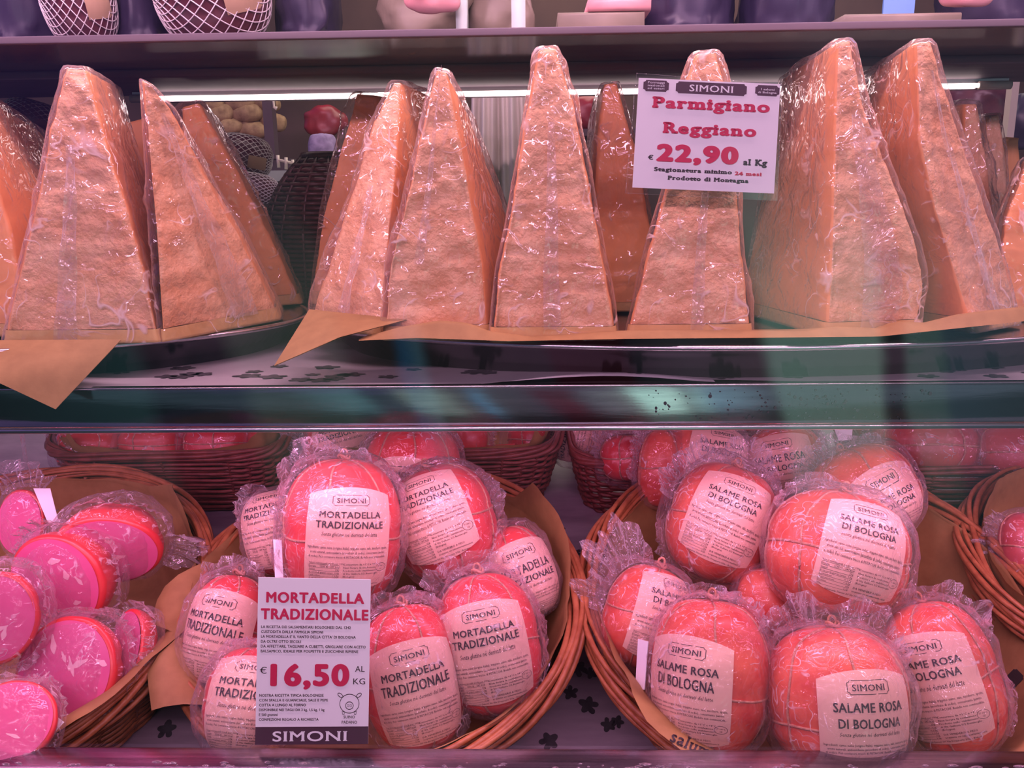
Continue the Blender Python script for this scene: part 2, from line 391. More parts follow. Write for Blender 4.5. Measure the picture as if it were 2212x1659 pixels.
# ------------------------------------------------------------------ lettering
_cache = {}
def glyphs(s, bold=0.0, res=2, serif=0.0, slab=0.06):
    """flat 2-D mesh of a line of text: verts (n,2) and faces, baseline at y = 0, capital height = 1"""
    key = (s, bold, res, serif, slab)
    if key in _cache: return _cache[key]
    cu = bpy.data.curves.new('line', 'FONT'); cu.body = s; cu.resolution_u = res; cu.fill_mode = 'FRONT'
    cu.space_character = 1.0 + bold*2.6 + serif*1.2
    ob = bpy.data.objects.new('line', cu)
    me = bpy.data.meshes.new_from_object(ob)
    V = np.array([v.co[:2] for v in me.vertices]).reshape(-1, 2); Fc = [list(p.vertices) for p in me.polygons]
    if serif > 0:
        cnt = {}
        for k, f in enumerate(Fc):
            for a, b in zip(f, f[1:] + f[:1]):
                cnt.setdefault((min(a,b), max(a,b)), []).append(k)
        add = []
        for (a, b), fs in cnt.items():
            if len(fs) != 1: continue
            pa, pb = V[a], V[b]
            if abs(pa[1]-pb[1]) > 2e-3: continue
            ln = abs(pa[0]-pb[0])
            if not (0.05 < ln < 0.30): continue
            cy = V[Fc[fs[0]]][:,1].mean(); y0 = pa[1]
            x0, x1 = min(pa[0], pb[0]) - serif, max(pa[0], pb[0]) + serif
            y1 = y0 + slab if cy > y0 else y0 - slab
            add.append([(x0, min(y0,y1)), (x1, min(y0,y1)), (x1, max(y0,y1)), (x0, max(y0,y1))])
        n = len(V)
        for qd_ in add:
            V = np.vstack([V, np.array(qd_)]); Fc.append([n, n+1, n+2, n+3]); n += 4
    if bold > 0:
        b_ = bold*0.9; V0, F0 = V, list(Fc); m_ = len(V0); Vs, Fs = [V0], list(F0)
        for i_, (sx_, sy_) in enumerate([(b_*math.cos(q_*math.pi/6), b_*.8*math.sin(q_*math.pi/6)) for q_ in range(12)] if res > 3 else (((b_, b_*.6), (-b_, b_*.6), (b_, -b_*.6), (-b_, -b_*.6), (b_*.5, 0), (-b_*.5, 0)) if res > 1 else ((b_, 0),))):
            Vs.append(V0 + [sx_, sy_]); Fs += [[q_ + m_*(i_+1) for q_ in f_] for f_ in F0]
        lay = np.repeat(np.arange(len(Vs)), m_); V, Fc = np.vstack(Vs), Fs
    else: lay = np.zeros(len(V))
    V = np.column_stack([V/0.729, lay])
    bpy.data.objects.remove(ob); bpy.data.curves.remove(cu); bpy.data.meshes.remove(me)
    _cache[key] = (V, Fc)
    return V, Fc
class Ink:
    """collects flat shapes in page coordinates"""
    def __init__(self): self.V, self.F, self.n = [], [], 0
    def add(self, V, Fc):
        V = np.asarray(V, float)
        if V.shape[1] == 2: V = np.column_stack([V, np.zeros(len(V))])
        self.V.append(V); self.F += [[i + self.n for i in f] for f in Fc]; self.n += len(V)
    def text(self, s, x0, x1, y, cap, bold=0.0, res=2, serif=0.0, slab=0.06, shear=0.0, align=None):
        V, Fc = glyphs(s, bold, res, serif, slab); V = V.copy()
        V[:,0] += shear*V[:,1]
        a, b = V[:,0].min(), V[:,0].max()
        if align is None: sx = (x1-x0)/(b-a)
        else: sx = cap
        V[:,0] = (V[:,0]-a)*sx; w = (b-a)*sx
        V[:,0] += x0 if align in (None, 'l') else (x1 - w if align == 'r' else (x0+x1)/2 - w/2)
        V[:,1] = V[:,1]*cap + y
        self.add(V, Fc)
    def poly(self, pts): self.add(pts, [list(range(len(pts)))])
    def rect(self, x0, x1, y0, y1): self.poly([(x0,y0),(x1,y0),(x1,y1),(x0,y1)])
    def ring(self, pts, w):
        P = np.asarray(pts, float); n = len(P)
        T = np.roll(P, -1, 0) - np.roll(P, 1, 0); T /= np.linalg.norm(T, axis=1)[:,None] + 1e-12
        N = np.stack([T[:,1], -T[:,0]], -1)
        V = np.vstack([P + N*w/2, P - N*w/2])
        self.add(V, [[i, (i+1) % n, n+(i+1) % n, n+i] for i in range(n)])
    def ellipse(self, cx, cy, rx, ry, w, n=28, rot=0.0):
        a = np.linspace(0, 2*math.pi, n, endpoint=False); c_, s_ = math.cos(rot), math.sin(rot)
        x, y = rx*np.cos(a), ry*np.sin(a)
        self.ring(np.stack([cx + x*c_ - y*s_, cy + x*s_ + y*c_], -1), w)
    def plaque(self, x0, x1, y0, y1, r):
        """plate with notched-in corners"""
        pts = []
        for cx, cy, a0 in ((x1, y1, 180), (x0, y1, 270), (x0, y0, 0), (x1, y0, 90)):
            seq = range(5)
            arc = [(cx + r*math.cos(math.radians(a0 + 22.5*k)), cy + r*math.sin(math.radians(a0 + 22.5*k))) for k in seq]
            pts += arc[::-1]
        return pts
    def arrays(self):
        return np.vstack(self.V), self.F
def subdivide2d(V, Fc, maxlen):
    """split long edges of flat faces so they can bend over a curved surface"""
    V = [tuple(v) for v in V]
    for _ in range(3):
        out, mid = [], {}
        changed = False
        for f in Fc:
            if len(f) > 4: out.append(f); continue
            n = len(f); nf = []
            for a, b in zip(f, f[1:] + f[:1]):
                nf.append(a)
                if math.hypot(V[a][0]-V[b][0], V[a][1]-V[b][1]) > maxlen:
                    k = (min(a,b), max(a,b))
                    if k not in mid:
                        mid[k] = len(V); V.append(tuple((V[a][i_]+V[b][i_])/2 for i_ in range(len(V[a])))); changed = True
                    nf.append(mid[k])
            out.append(nf)
        Fc = out
        if not changed: break
    return np.array(V), Fc

LW, LH = 0.045, 0.058      # half width and half height of the sausage labels
def label_outline():
    pts = []
    for k in range(13):
        s = -1 + 2*k/12; pts.append((s*0.0445, 0.0465 + 0.0115*(1 - s*s)))
    left = [(0.0455 if abs(t) > .6 else 0.0450, t*0.0465) for t in np.linspace(1, -1, 9)][1:-1]
    pts += left
    for k in range(13):
        s = 1 - 2*k/12; pts.append((s*0.0445, -0.0465 - 0.0115*(1 - s*s)))
    pts += [(-x, -y) for x, y in left]
    return np.array(pts)
def label_grid(n=15, m=19):
    V = []
    for j in range(m):
        t = 1 - 2*j/(m-1)
        for i in range(n):
            s = -1 + 2*i/(n-1)
            V.append((s*0.045, t*(0.0465 + 0.0115*(1 - s*s))))
    return np.array(V), gridfaces(m, n).tolist()
def label_ink(kind):
    k = Ink()
    b = 0.0
    k.ring(k.plaque(-.0190, .0190, .0335, .0465, .0022), .0006)
    k.text('SIMONI', -.0150, .0150, .0367, .0062, bold=0.012, serif=0.035, slab=0.035)
    if kind == 'm':
        k.text('MORTADELLA', -.0315, .0315, .0195, .0072, bold=0.022)
        k.text('TRADIZIONALE', -.0345, .0345, .0090, .0072, bold=0.022)
    else:
        k.text('SALAME ROSA', -.0320, .0320, .0195, .0072, bold=0.022)
        k.text('DI BOLOGNA', -.0285, .0285, .0090, .0072, bold=0.022)
    k.text('Senza glutine né derivati del latte', -.0280, .0280, .0020, .0036, shear=.22, res=1)
    for i, s in enumerate(('Ingredienti: carne suina (origine Italia), trippino suino, sale, zucchero, spezie,',
                           'aromi naturali, antiossidante (ascorbato di sodio), conservante (nitrito',
                           'di sodio). Può contenere tracce di PISTACCHI. Budello non commestibile.')):
        w = (.0415, .0385, .0400)[i]
        k.text(s, -w, w, -.0075 - .0042*i, .0025, bold=0.012, res=1)
    rows = [('Valori nutrizionali medi per 100g', ''), ('Energia', '1206 kJ - 287 kcal'), ('Grassi', '23g'), ('di cui acidi grassi saturi', '9,0g'),
            ('Carboidrati', '< 0,5g'), ('di cui zuccheri', '< 0,5g'), ('Proteine', '15g'), ('Sale', '2,3g')]
    for i, (a, c) in enumerate(rows):
        y = -.0225 - .0036*i
        k.text(a, -.0395, -.0085, y, .0019, res=1, align='l', bold=0.01)
        if c: k.text(c, -.0395, -.0085, y, .0019, res=1, align='r', bold=0.01)
        k.rect(-.0395, -.0085, y - .0009, y - .0006)
    for i, s in enumerate(('Conservare da +1°C a +4°C', 'Non forare la confezione.', 'Prodotto nello stabilimento', 'di Via Galliera 5/2 Bentivoglio', '(Bologna)')):
        k.text(s, -.0045, .03, -.0232 - .0036*i, .0022, res=1, align='l', bold=0.03 if i == 1 else 0.01)
    k.text('DA VENDERSI A PESO', -.0045, .0265, -.0440, .0026, res=1, bold=0.01)
    k.text('acquista su salumeriasimoni.it', -.0045, .0350, -.0480, .0024, res=1, bold=0.02)
    k.ellipse(.0360, -.0265, .0062, .0048, .0004)
    k.text('IT 940 L', .0318, .0402, -.0260, .0018, res=1); k.text('CE', .0346, .0374, -.0292, .0018, res=1)
    k.text('Salumeria Simoni Srl Via Drapperie 5/2a - Bologna', -.0300, .0300, -.0535, .0025, res=1, bold=0.02)
    V, Fc = k.arrays()
    return subdivide2d(V, Fc, 0.004)
LABEL_INK = {kk: label_ink(kk) for kk in 'ms'}
LABEL_GRID = label_grid()

class Page:
    """flat card given by four corners TL, TR, BR, BL (world); page coordinates x 0..1 left-right, y 0..1 bottom-top"""
    def __init__(self, tl, tr, br, bl):
        self.c = [np.array(p, float) for p in (tl, tr, br, bl)]
        n = np.cross(self.c[1]-self.c[0], self.c[3]-self.c[0]); n /= np.linalg.norm(n)
        if n[1] > 0: n = -n
        self.n = n
    def w(self, xy, off=0.0):
        xy = np.asarray(xy, float); x = xy[:,0:1]; y = xy[:,1:2]; tl, tr, br, bl = self.c
        if xy.shape[1] > 2: off = off + xy[:,2:3]*2.2e-5
        return (bl*(1-x) + br*x)*(1-y) + (tl*(1-x) + tr*x)*y + self.n*off
    def slab(self, x0, x1, y0, y1, t, off=0.0):
        q_ = [(x0,y0),(x1,y0),(x1,y1),(x0,y1)]
        a, b = self.w(q_, off), self.w(q_, off - t)
        return np.vstack([a, b]), [[0,1,2,3],[7,6,5,4],[0,4,5,1],[1,5,6,2],[2,6,7,3],[3,7,4,0]]
# ------------------------------------------------------------------ cheese wedges
def poly_at(pts, ts):
    """interpolate a pixel polyline, parameter = fraction of its height"""
    P = np.array(pts, float); v = P[:,1]
    t = (v - v[0])/(v[-1]-v[0]); 
    return np.interp(ts, t, P[:,0]), v[0] + ts*(v[-1]-v[0])
ZT = CZ - 0.1425          # tray floor on which the cheese stands
def wedge_loop(w, d, r, grow, nf=22, ns=12, nb=6, nc=4):
    """rounded rectangle in (s, d): returns list of (s, d, os, od, zone) going front -> right -> back -> left"""
    r = min(r, w*0.45, d*0.45); out = []
    def corner(cs, cd, a0):
        for k in range(nc):
            a = math.radians(a0 + 90*(k+0.5)/nc); out.append((cs + (r+grow)*math.cos(a), cd + (r+grow)*math.sin(a)))
    for k in range(nf): out.append((r + (w-2*r)*k/(nf-1), -grow))
    corner(w-r, r, -90)
    for k in range(ns): out.append((w+grow, r + (d-2*r)*k/(ns-1)))
    corner(w-r, d-r, 0)
    for k in range(nb): out.append((w-r - (w-2*r)*k/(nb-1), d+grow))
    corner(r, d-r, 90)
    for k in range(ns): out.append((-grow, d-r - (d-2*r)*k/(ns-1)))
    corner(r, r, 180)
    return out
def wedge_sections(L, R, YL, YR, E0, E1, ts, r, grow, lean, jig=0.0, seed=0, ground=True):
    uL, vL = poly_at(L, ts); uR, vR = poly_at(R, ts); G = []
    zl_end = at(L[-1][0], L[-1][1], YL).z; zr_end = at(R[-1][0], R[-1][1], YR).z
    for i, t in enumerate(ts):
        a = np.array(at(uL[i], vL[i], YL + lean*(1-t))); b = np.array(at(uR[i], vR[i], YL + (YR-YL)*t + lean*(1-t)))
        if ground:
            s = t**4; a[2] += s*(ZT - zl_end); b[2] += s*(ZT - zr_end)
        X = b - a; w = np.linalg.norm(X); X /= w
        E = np.array(E0)*(1-t) + np.array(E1)*t; d = np.linalg.norm(E); E = E/d
        G.append([a + X*s_ + E*d_ for s_, d_ in wedge_loop(w, d, r, grow)])
    return np.array(G)
def make_wedge(label, L, R, YL, YR, E0, E1, seed, lean=0.012, film=True, smooth_face=False, seam=None, group='wrapped cheese wedges on the trays', bag=None, rise=0.0):
    ts = np.concatenate([np.linspace(0, .06, 5), np.linspace(.09, .955, 46)])
    G = wedge_sections(L, R, YL, YR, E0, E1, ts, .005, 0.0, lean, seed=seed)
    base = G[-1].mean(0); base[2] = ZT
    root = thing('cheese_wedge', label, 'cheese', base, group)
    n = -gridnormals(G, True)
    nfront = 22
    rough = np.full(G.shape[:2], 0.35); 
    if not smooth_face: rough[:, :nfront] = 1.0
    P = G*1.0
    disp = (fbm(P*52, 4, seed)*0.0030 + (ridged(P*np.array([30,30,62]), 3, seed+5) - 0.5)*0.0044)*rough
    big = fbm(P*np.array([8,8,10]), 2, seed+9)*0.0022
    G = G + n*np.minimum(disp + big - .0012, .0008)[...,None]
    nr, nc = G.shape[:2]
    V = np.vstack([G.reshape(-1,3), G[0].mean(0)[None] + [0,0,.003]])
    Fc = gridfaces(nr, nc, True).tolist() + [[nr*nc, (j+1) % nc, j] for j in range(nc)]
    pst = mesh_obj('paste', V, Fc, M['cheese_smooth' if smooth_face else 'cheese'], root)
    if not smooth_face:      # rough broken front, smoother sawn sides
        pst.data.materials.append(M['cheese_smooth'])
        mi = np.zeros(len(pst.data.polygons), np.int32); k_ = (nr-1)*nc
        mi[:k_] = np.where((np.arange(k_) % nc) < nfront + 2, 0, 1); mi[:k_][(np.arange(k_) % nc) > nc-3] = 0
        pst.data.polygons.foreach_set('material_index', mi)
    t2 = np.linspace(.955, 1.0, 6)
    G2 = wedge_sections(L, R, YL, YR, E0, E1, t2, .006, 0.0012, lean)
    V = np.vstack([G2.reshape(-1,3), G2[-1].mean(0)[None]]); m = len(t2)
    Fc = gridfaces(m, nc, True).tolist() + [[m*nc, (m-1)*nc + j, (m-1)*nc + (j+1) % nc] for j in range(nc)]
    # flatten the underside
    mesh_obj('rind', V, Fc, M['rind'], root)
    if film:
        t3 = np.concatenate([[-.012, -.006], np.linspace(0, .05, 5), np.linspace(.07, 1.0, 74)])
        LB, RB = bag if bag else (L, R)
        G = wedge_sections(LB, RB, YL, YR, E0, E1, t3.clip(0, 1), .006, 0.0004, lean)
        top = G[2].mean(0)
        for k_, s_ in ((0, .45), (1, .8)): G[k_] = top + (G[2]-top)*s_ + [0, 0, .004*(1-s_)]
        n = -gridnormals(G, True)
        P = G*np.array([1,1,.75])
        q1 = ridged(P*17, 3, seed+20)**3*0.0085; q2 = (fbm(P*9 + 3, 3, seed+31)+.1).clip(0)*0.009
        q3 = ridged(P*52, 2, seed+40)*0.0022
        q4 = (fbm(P*5 + 11, 2, seed+51) + .3).clip(0, 1)*1.3
        d_ = (q1*q4 + q2*.6 + q3*q4)
        d_[:3] *= 0.5
        d_[:, :nfront] *= 0.8
        d_ = d_*np.interp(t3, [0, .9, 1], [1, 1, .35])[:,None]
        G = G + n*(d_ + .0018)[...,None]
        G[...,2] = np.maximum(G[...,2], ZT - 0.001)
        nr = len(t3)
        V = np.vstack([G.reshape(-1,3), (G[0].mean(0)+[0,0,.001])[None]])
        Fc = gridfaces(nr, nc, True).tolist() + [[nr*nc, (j+1) % nc, j] for j in range(nc)]
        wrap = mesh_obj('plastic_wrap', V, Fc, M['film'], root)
        if seam:
            s0, s1, ta, tb, slant = seam
            idx = [k for k in range(nr) if ta <= t3[k] <= tb]
            S = []
            for k in idx:
                tt = (t3[k]-ta)/(tb-ta); row = []
                for m_ in range(5):
                    f = (s0 + (s1-s0)*m_/4 + slant*tt)*(nfront-1); f = min(max(f, 0), nfront-1.001); i = int(f)
                    p = G[k, i]*(1-(f-i)) + G[k, i+1]*(f-i)
                    row.append(p + n[k, 10]*(0.0018 + 0.0012*math.sin(m_*2.2 + k*.35)))
                S.append(row)
            S = np.array(S)
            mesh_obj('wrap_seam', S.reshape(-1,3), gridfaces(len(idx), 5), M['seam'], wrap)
    return root

# ------------------------------------------------------------------ sausages in bags
class Shape:
    """squat string-tied sausage; phi = 0 faces the front (-y), z is its long axis"""
    def __init__(s, a, b, d=None, strings=6, seed=0, lobes=0.05, eq=(0.0,), p=0.72, q=0.86):
        s.a, s.b, s.d, s.n, s.seed, s.lobes, s.eq, s.p, s.q = a, b, d or a, strings, seed, lobes, eq, p, q
        s.off = 0.35 + seed*0.41
    def pt(s, phi, th, out=0.0, lob=1.0):
        phi = np.asarray(phi, float); th = np.asarray(th, float)
        ct, st = np.abs(np.cos(th)), np.sin(th)
        g = np.zeros_like(phi + th)
        if s.n and s.lobes:
            k = (phi - s.off)*s.n/(2*math.pi); dd = np.abs(k - np.round(k))*2*math.pi/s.n
            g = g - s.lobes*np.exp(-(dd/0.17)**2)*(0.45 + 0.55*np.abs(st)**.8)
            for e_ in s.eq: g = g - 0.6*s.lobes*np.exp(-((th - e_)/0.09)**2)
        f = 1 + g*lob
        rho = ct**s.p
        z = np.sign(st)*np.abs(st)**s.q
        x, y, zz = s.a*rho*np.sin(phi)*f, -s.d*rho*np.cos(phi)*f, s.b*z*(1 + 0.5*g*lob)
        P = np.stack(np.broadcast_arrays(x, y, zz), -1)
        nrm = np.stack(np.broadcast_arrays(x/s.a**2, y/s.d**2, zz/s.b**2), -1); nrm /= np.linalg.norm(nrm, axis=-1, keepdims=True) + 1e-12
        w = fbm(P*14 + s.seed*3.7, 2, s.seed)[...,None]*0.0022*lob
        return P + nrm*(out + w), nrm
class Frame:
    def __init__(s, P, roll=0.0, tilt=0.0, turn=0.0):
        P = Vector(P); yv = (P - CAM).normalized(); xv = yv.cross(Vector((0,0,1))).normalized()
        xc = (ROT @ Vector((1,0,0))); xv = (xc - yv*xc.dot(yv)).normalized(); zv = xv.cross(yv).normalized()
        B = Matrix((xv, yv, zv)).transposed()
        B = B @ Matrix.Rotation(-math.radians(roll), 3, 'Y') @ Matrix.Rotation(math.radians(turn), 3, 'Z') @ Matrix.Rotation(math.radians(tilt), 3, 'X')
        s.P, s.B = np.array(P), np.array(B)
    def w(s, L): return s.P + np.asarray(L, float).reshape(-1,3) @ s.B.T
RS = 0.395
def rimz(y, k=0.0): return CZ - 0.546 + RS*(y - 0.715) + k
def on_rim(u, v, k=0.0):
    d = ray(u, v); s = (-0.546 - RS*0.715 + k)/(d.z - RS*d.y)
    return CAM + d*s
def bag_mesh(sh, fr, root, seed, loose=1.0, tails=(), fins=(), mat='bag'):
    nth, nph = 46, 76
    th = np.linspace(-math.pi/2 + .01, math.pi/2 - .01, nth)[:,None]; ph = np.linspace(0, 2*math.pi, nph, endpoint=False)[None]
    P, n = sh.pt(ph, th, 0.0028, 0.25)
    rr = ridged(P*20 + seed, 3, seed+3)**2; r2 = (fbm(P*11 + seed*2, 3, seed+4) + .3).clip(0)
    front = (0.5 - 0.5*n[...,1]).clip(0, 1)
    amp = loose*(0.0045 + 0.0065*(1-front))
    P = P + n*(rr*amp + r2*amp*0.9)[...,None]
    for ang, ext, wid in tails:
        c_ = np.array([math.cos(math.radians(ang)), -0.15, math.sin(math.radians(ang))]); c_ /= np.linalg.norm(c_)
        dd = np.arccos((P/np.linalg.norm(P, axis=-1, keepdims=True) @ c_).clip(-1, 1))
        w = np.exp(-(dd/wid)**2)
        az = fbm(P*45 + seed, 2, seed+8)
        P = P + c_*(w*ext*sh.b*(0.75 + 0.5*az))[...,None] + n*(w*az*0.006)[...,None]
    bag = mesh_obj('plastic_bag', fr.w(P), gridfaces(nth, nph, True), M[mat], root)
    for fi, (a0, a1, ln, amp) in enumerate(fins):
        nr, nc = 9, max(24, int(abs(a1-a0)/1.6))
        al = np.radians(np.linspace(a0, a1, nc))
        sx = np.sign(np.cos(al))*np.abs(np.cos(al))**sh.p*sh.a; sz = np.sign(np.sin(al))*np.abs(np.sin(al))**sh.q*sh.b
        dirv = np.stack([np.cos(al), np.zeros(nc), np.sin(al)], -1)
        basep = np.stack([sx, np.zeros(nc), sz], -1)*1.02
        u_ = np.linspace(0, 1, nr)
        env = np.sin(np.linspace(0, math.pi, nc))**.45
        nz1 = fbm(np.stack([al*4.5 + seed, al*0 + fi*7.3, al*0], -1), 2, seed+60)
        nz2 = fbm(np.stack([al*16 + seed, al*0 + fi*3.1 + 4, al*0], -1), 2, seed+61)
        out = []
        for r_ in u_:
            lng = ln*env*(0.75 + 0.45*nz1)*r_
            wob = amp*(r_**.8)*(np.sin(al*17 + nz1*5 + r_*2) * .7 + nz2*1.2)
            p = basep + dirv*lng[:,None]; p[:,1] += wob - 0.01*r_
            p[:,0] += nz2*0.004*r_; out.append(p)
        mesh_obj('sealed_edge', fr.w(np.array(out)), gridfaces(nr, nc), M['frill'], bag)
    return bag
def make_sausage(name, label, kind, u, v, a, b, k, roll=0, tilt=0, lab=None, seed=1, strings=6, tails=(), fins=(), loose=1.0, knot=True, mat=None, group=None, cat='sausage', eq=(0.0,), lobes=0.05, pos=None, twine=True, d=None, bag=True):
    P = on_rim(u, v, k) if pos is None else Vector(pos)
    D = depth(P); A, B = a*D/F, b*D/F
    fr = Frame(P, roll, tilt)
    sh = Shape(A, B, (d*D/F if d else min(A, B*1.05)), strings, seed, lobes, eq)
    lowest = min(fr.w(sh.pt(np.linspace(0, 6.28, 24)[None], np.linspace(-1.5, 1.5, 16)[:,None])[0])[:,2])
    root = thing(name, label, cat, (P.x, P.y, lowest), group)
    nth, nph = 40, 72
    th = np.linspace(-math.pi/2 + .004, math.pi/2 - .004, nth)[:,None]; ph = np.linspace(0, 2*math.pi, nph, endpoint=False)[None]
    G, _ = sh.pt(ph, th)
    mesh_obj('casing', fr.w(G), gridfaces(nth, nph, True), M[mat or ('skin' if kind == 'm' else 'rosa')], root)
    if strings and twine:
        parts = []
        t = np.linspace(-1.5, 1.5, 40)
        for j in range(strings):
            p_ = sh.off + 2*math.pi*j/strings + 0.03*np.sin(t*5 + j)
            L, _ = sh.pt(p_, t, 0.0006); parts.append(tube(fr.w(L), 0.0011*max(1, A/.055), 5))
        for e_ in eq:
            p_ = np.linspace(0, 2*math.pi, 72, endpoint=False)
            L, _ = sh.pt(p_, e_ + 0.02*np.sin(3*p_ + seed), 0.0006); parts.append(tube(fr.w(L), 0.0012*max(1, A/.055), 5, True))
        V, Fc = cat_mesh(parts); mesh_obj('twine', V, Fc, M['twine'], root)
    if knot:
        ring = [(0.006*math.cos(t_), 0.0035*math.sin(t_) - .002, B*1.0 + 0.003 + .0022*math.sin(2*t_)) for t_ in np.linspace(0, 2*math.pi, 14, endpoint=False)]
        ring2 = [(0.0035*math.cos(t_), -.003, B*1.0 + 0.006 + .005*math.sin(t_)) for t_ in np.linspace(0, 2*math.pi, 14, endpoint=False)]
        V, Fc = cat_mesh([tube(fr.w(ring), .0016, 6, True), tube(fr.w(ring2), .0013, 6, True)])
        mesh_obj('knot', V, Fc, M['twine'], root)
    if lab:
        (lu, lv), lroll = lab[0], lab[1]; lk = lab[2] if len(lab) > 2 else kind; sc_ = lab[3] if len(lab) > 3 else 1.0
        # offset of the label in the sausage's own plane
        du, dv = (lu - u)*D/F, -(lv - v)*D/F; cr, sr = math.cos(math.radians(roll)), math.sin(math.radians(roll))
        ox, oz = du*cr + dv*sr, -du*sr + dv*cr
        lr = math.radians(lroll - roll); cl, sl = math.cos(lr), math.sin(lr)
        phi0 = math.asin(max(-.95, min(.95, ox/(A*0.97)))); 
        zz = max(-.93, min(.93, oz/B)); th0 = math.copysign(math.asin(abs(zz)**(1/sh.q)), zz)
        def put(xy, off):
            x = (xy[:,0]*cl - xy[:,1]*sl)*sc_; z = (xy[:,0]*sl + xy[:,1]*cl)*sc_
            th_ = th0 + z/(B*1.12); ph_ = phi0 + x/(A*np.clip(np.cos(th_*.75)**.6, .55, 1))
            if xy.shape[1] > 2: off = off + xy[:,2:3]*2.2e-5
            L, _ = sh.pt(ph_, th_.clip(-1.45, 1.45), off, 0.12); return fr.w(L)
        V2, F2 = LABEL_GRID
        top = put(V2, 0.0019); bot = put(V2, 0.0014); n_ = len(top)
        lo = mesh_obj('paper_label', np.vstack([top, bot]), F2 + [[i + n_ for i in f[::-1]] for f in F2], M['label'], root)
        V3, F3 = LABEL_INK[lk]
        mesh_obj('lettering', put(V3, 0.0024), F3, M['ink'], lo)
    if bag: bag_mesh(sh, fr, root, seed, loose, tails, fins)
    return root
def make_half(label, u, v, r, k, nx, nz, seed, fins=((0, 359, .016, .006),), asp=1.0, group='cut mortadella halves in the leftmost basket', depth_f=0.95, specks=7, roll=0):
    """half sausage: flat pink cut face pointing along (nx right, nz up) of the view, red casing behind"""
    P = on_rim(u, v, k); D = depth(P); R = r*D/F
    fr0 = Frame(P, roll); ny = -math.sqrt(max(0.01, 1 - nx*nx - nz*nz))
    w = np.array([nx, ny, nz]); w /= np.linalg.norm(w)
    xa = np.cross([0,0,1.0], w); xa /= np.linalg.norm(xa); za = np.cross(w, xa)
    # local: x across, -y = out of the face, z up
    class FR: pass
    fr = FR(); B = fr0.B @ np.stack([xa, -w, za], -1); fr.B = B; fr.P = fr0.P
    fr.w = lambda L: fr.P + np.asarray(L, float).reshape(-1,3) @ B.T
    root = thing('mortadella_half', label, 'sausage', P - Vector((0,0,R)), group)
    th = np.linspace(0, 2*math.pi, 72, endpoint=False)[None]
    prof = [(0.90, -.002)] + [(1 - .1*(1-math.sin(t)) , .1*(1-math.cos(t))*1.0) for t in np.linspace(0.1, math.pi/2, 6)]
    prof += [(math.cos(t)**.8, .1 + depth_f*math.sin(t)) for t in np.linspace(0.08, math.pi/2-.02, 20)]
    pr = np.array(prof)[:, 0][:,None]; py = np.array(prof)[:, 1][:,None]
    lob = 1 - 0.07*np.exp(-((((th*5/(2*math.pi)+.3) % 1)-.5)/.1)**2)*np.clip(py*1.6, 0, 1)
    G = np.stack([pr*np.cos(th)*lob*R, py*R + 0*th, pr*np.sin(th)*lob*R*asp], -1)
    G = G + fbm(G*14 + seed, 2, seed)[...,None]*.0015
    mesh_obj('casing', fr.w(G), gridfaces(len(prof), 72, True), M['skin'], root)
    rows = [(r_, -.10*math.cos(r_*math.pi/2/.92)*.35 - .012) for r_ in np.linspace(0.01, .92, 9)]
    pr = np.array(rows)[:,0][:,None]; py = np.array(rows)[:,1][:,None]
    G = np.stack([pr*np.cos(th)*R, py*R + 0*th, pr*np.sin(th)*R*asp], -1)
    V = np.vstack([G.reshape(-1,3), [[0, -.047*R, 0]]])
    Fc = gridfaces(9, 72, True).tolist() + [[9*72, (j+1) % 72, j] for j in range(72)]
    cf = mesh_obj('cut_face', fr.w(V), Fc, M['cut'], root)
    rnd = random.Random(seed); parts = []
    for _ in range(specks):
        rr, an = rnd.uniform(.15, .78), rnd.uniform(0, 6.28); cx, cz = rr*math.cos(an), rr*math.sin(an)
        s1, s2, rt = rnd.uniform(.07, .17), rnd.uniform(.03, .07), rnd.uniform(0, 3.14)
        pts = [(cx, -(.10*math.cos(rr*math.pi/2/.92)*.35 + .012) - .006, cz)]
        for t in np.linspace(0, 2*math.pi, 16, endpoint=False):
            x, z = s1*math.cos(t)*(1+.25*math.sin(2*t+rt)), s2*math.sin(t)*(1+.3*math.cos(3*t))
            px, pz = cx + x*math.cos(rt) - z*math.sin(rt), cz + x*math.sin(rt) + z*math.cos(rt)
            q_ = min(math.hypot(px, pz), .9)
            pts.append((px, -(.10*math.cos(q_*math.pi/2/.92)*.35 + .012) - .004, pz))
        parts.append((fr.w(np.array(pts)*np.array([R, R, R*asp])), [[0, 1+(i+1) % 16, 1+i] for i in range(16)]))
    if parts:
        V, Fc = cat_mesh(parts); mesh_obj('fat_specks', V, Fc, M['fat'], cf)
    sh = Shape(R*1.03, R*asp*1.03, R*.55, 0, seed, 0)
    fr2 = FR(); fr2.w = lambda L: fr.w(np.asarray(L, float).reshape(-1,3)*np.array([1, 1, 1]) + np.array([0, R*.45, 0]))
    bag_mesh(sh, fr2, root, seed, 0.7, (), fins)
    return root

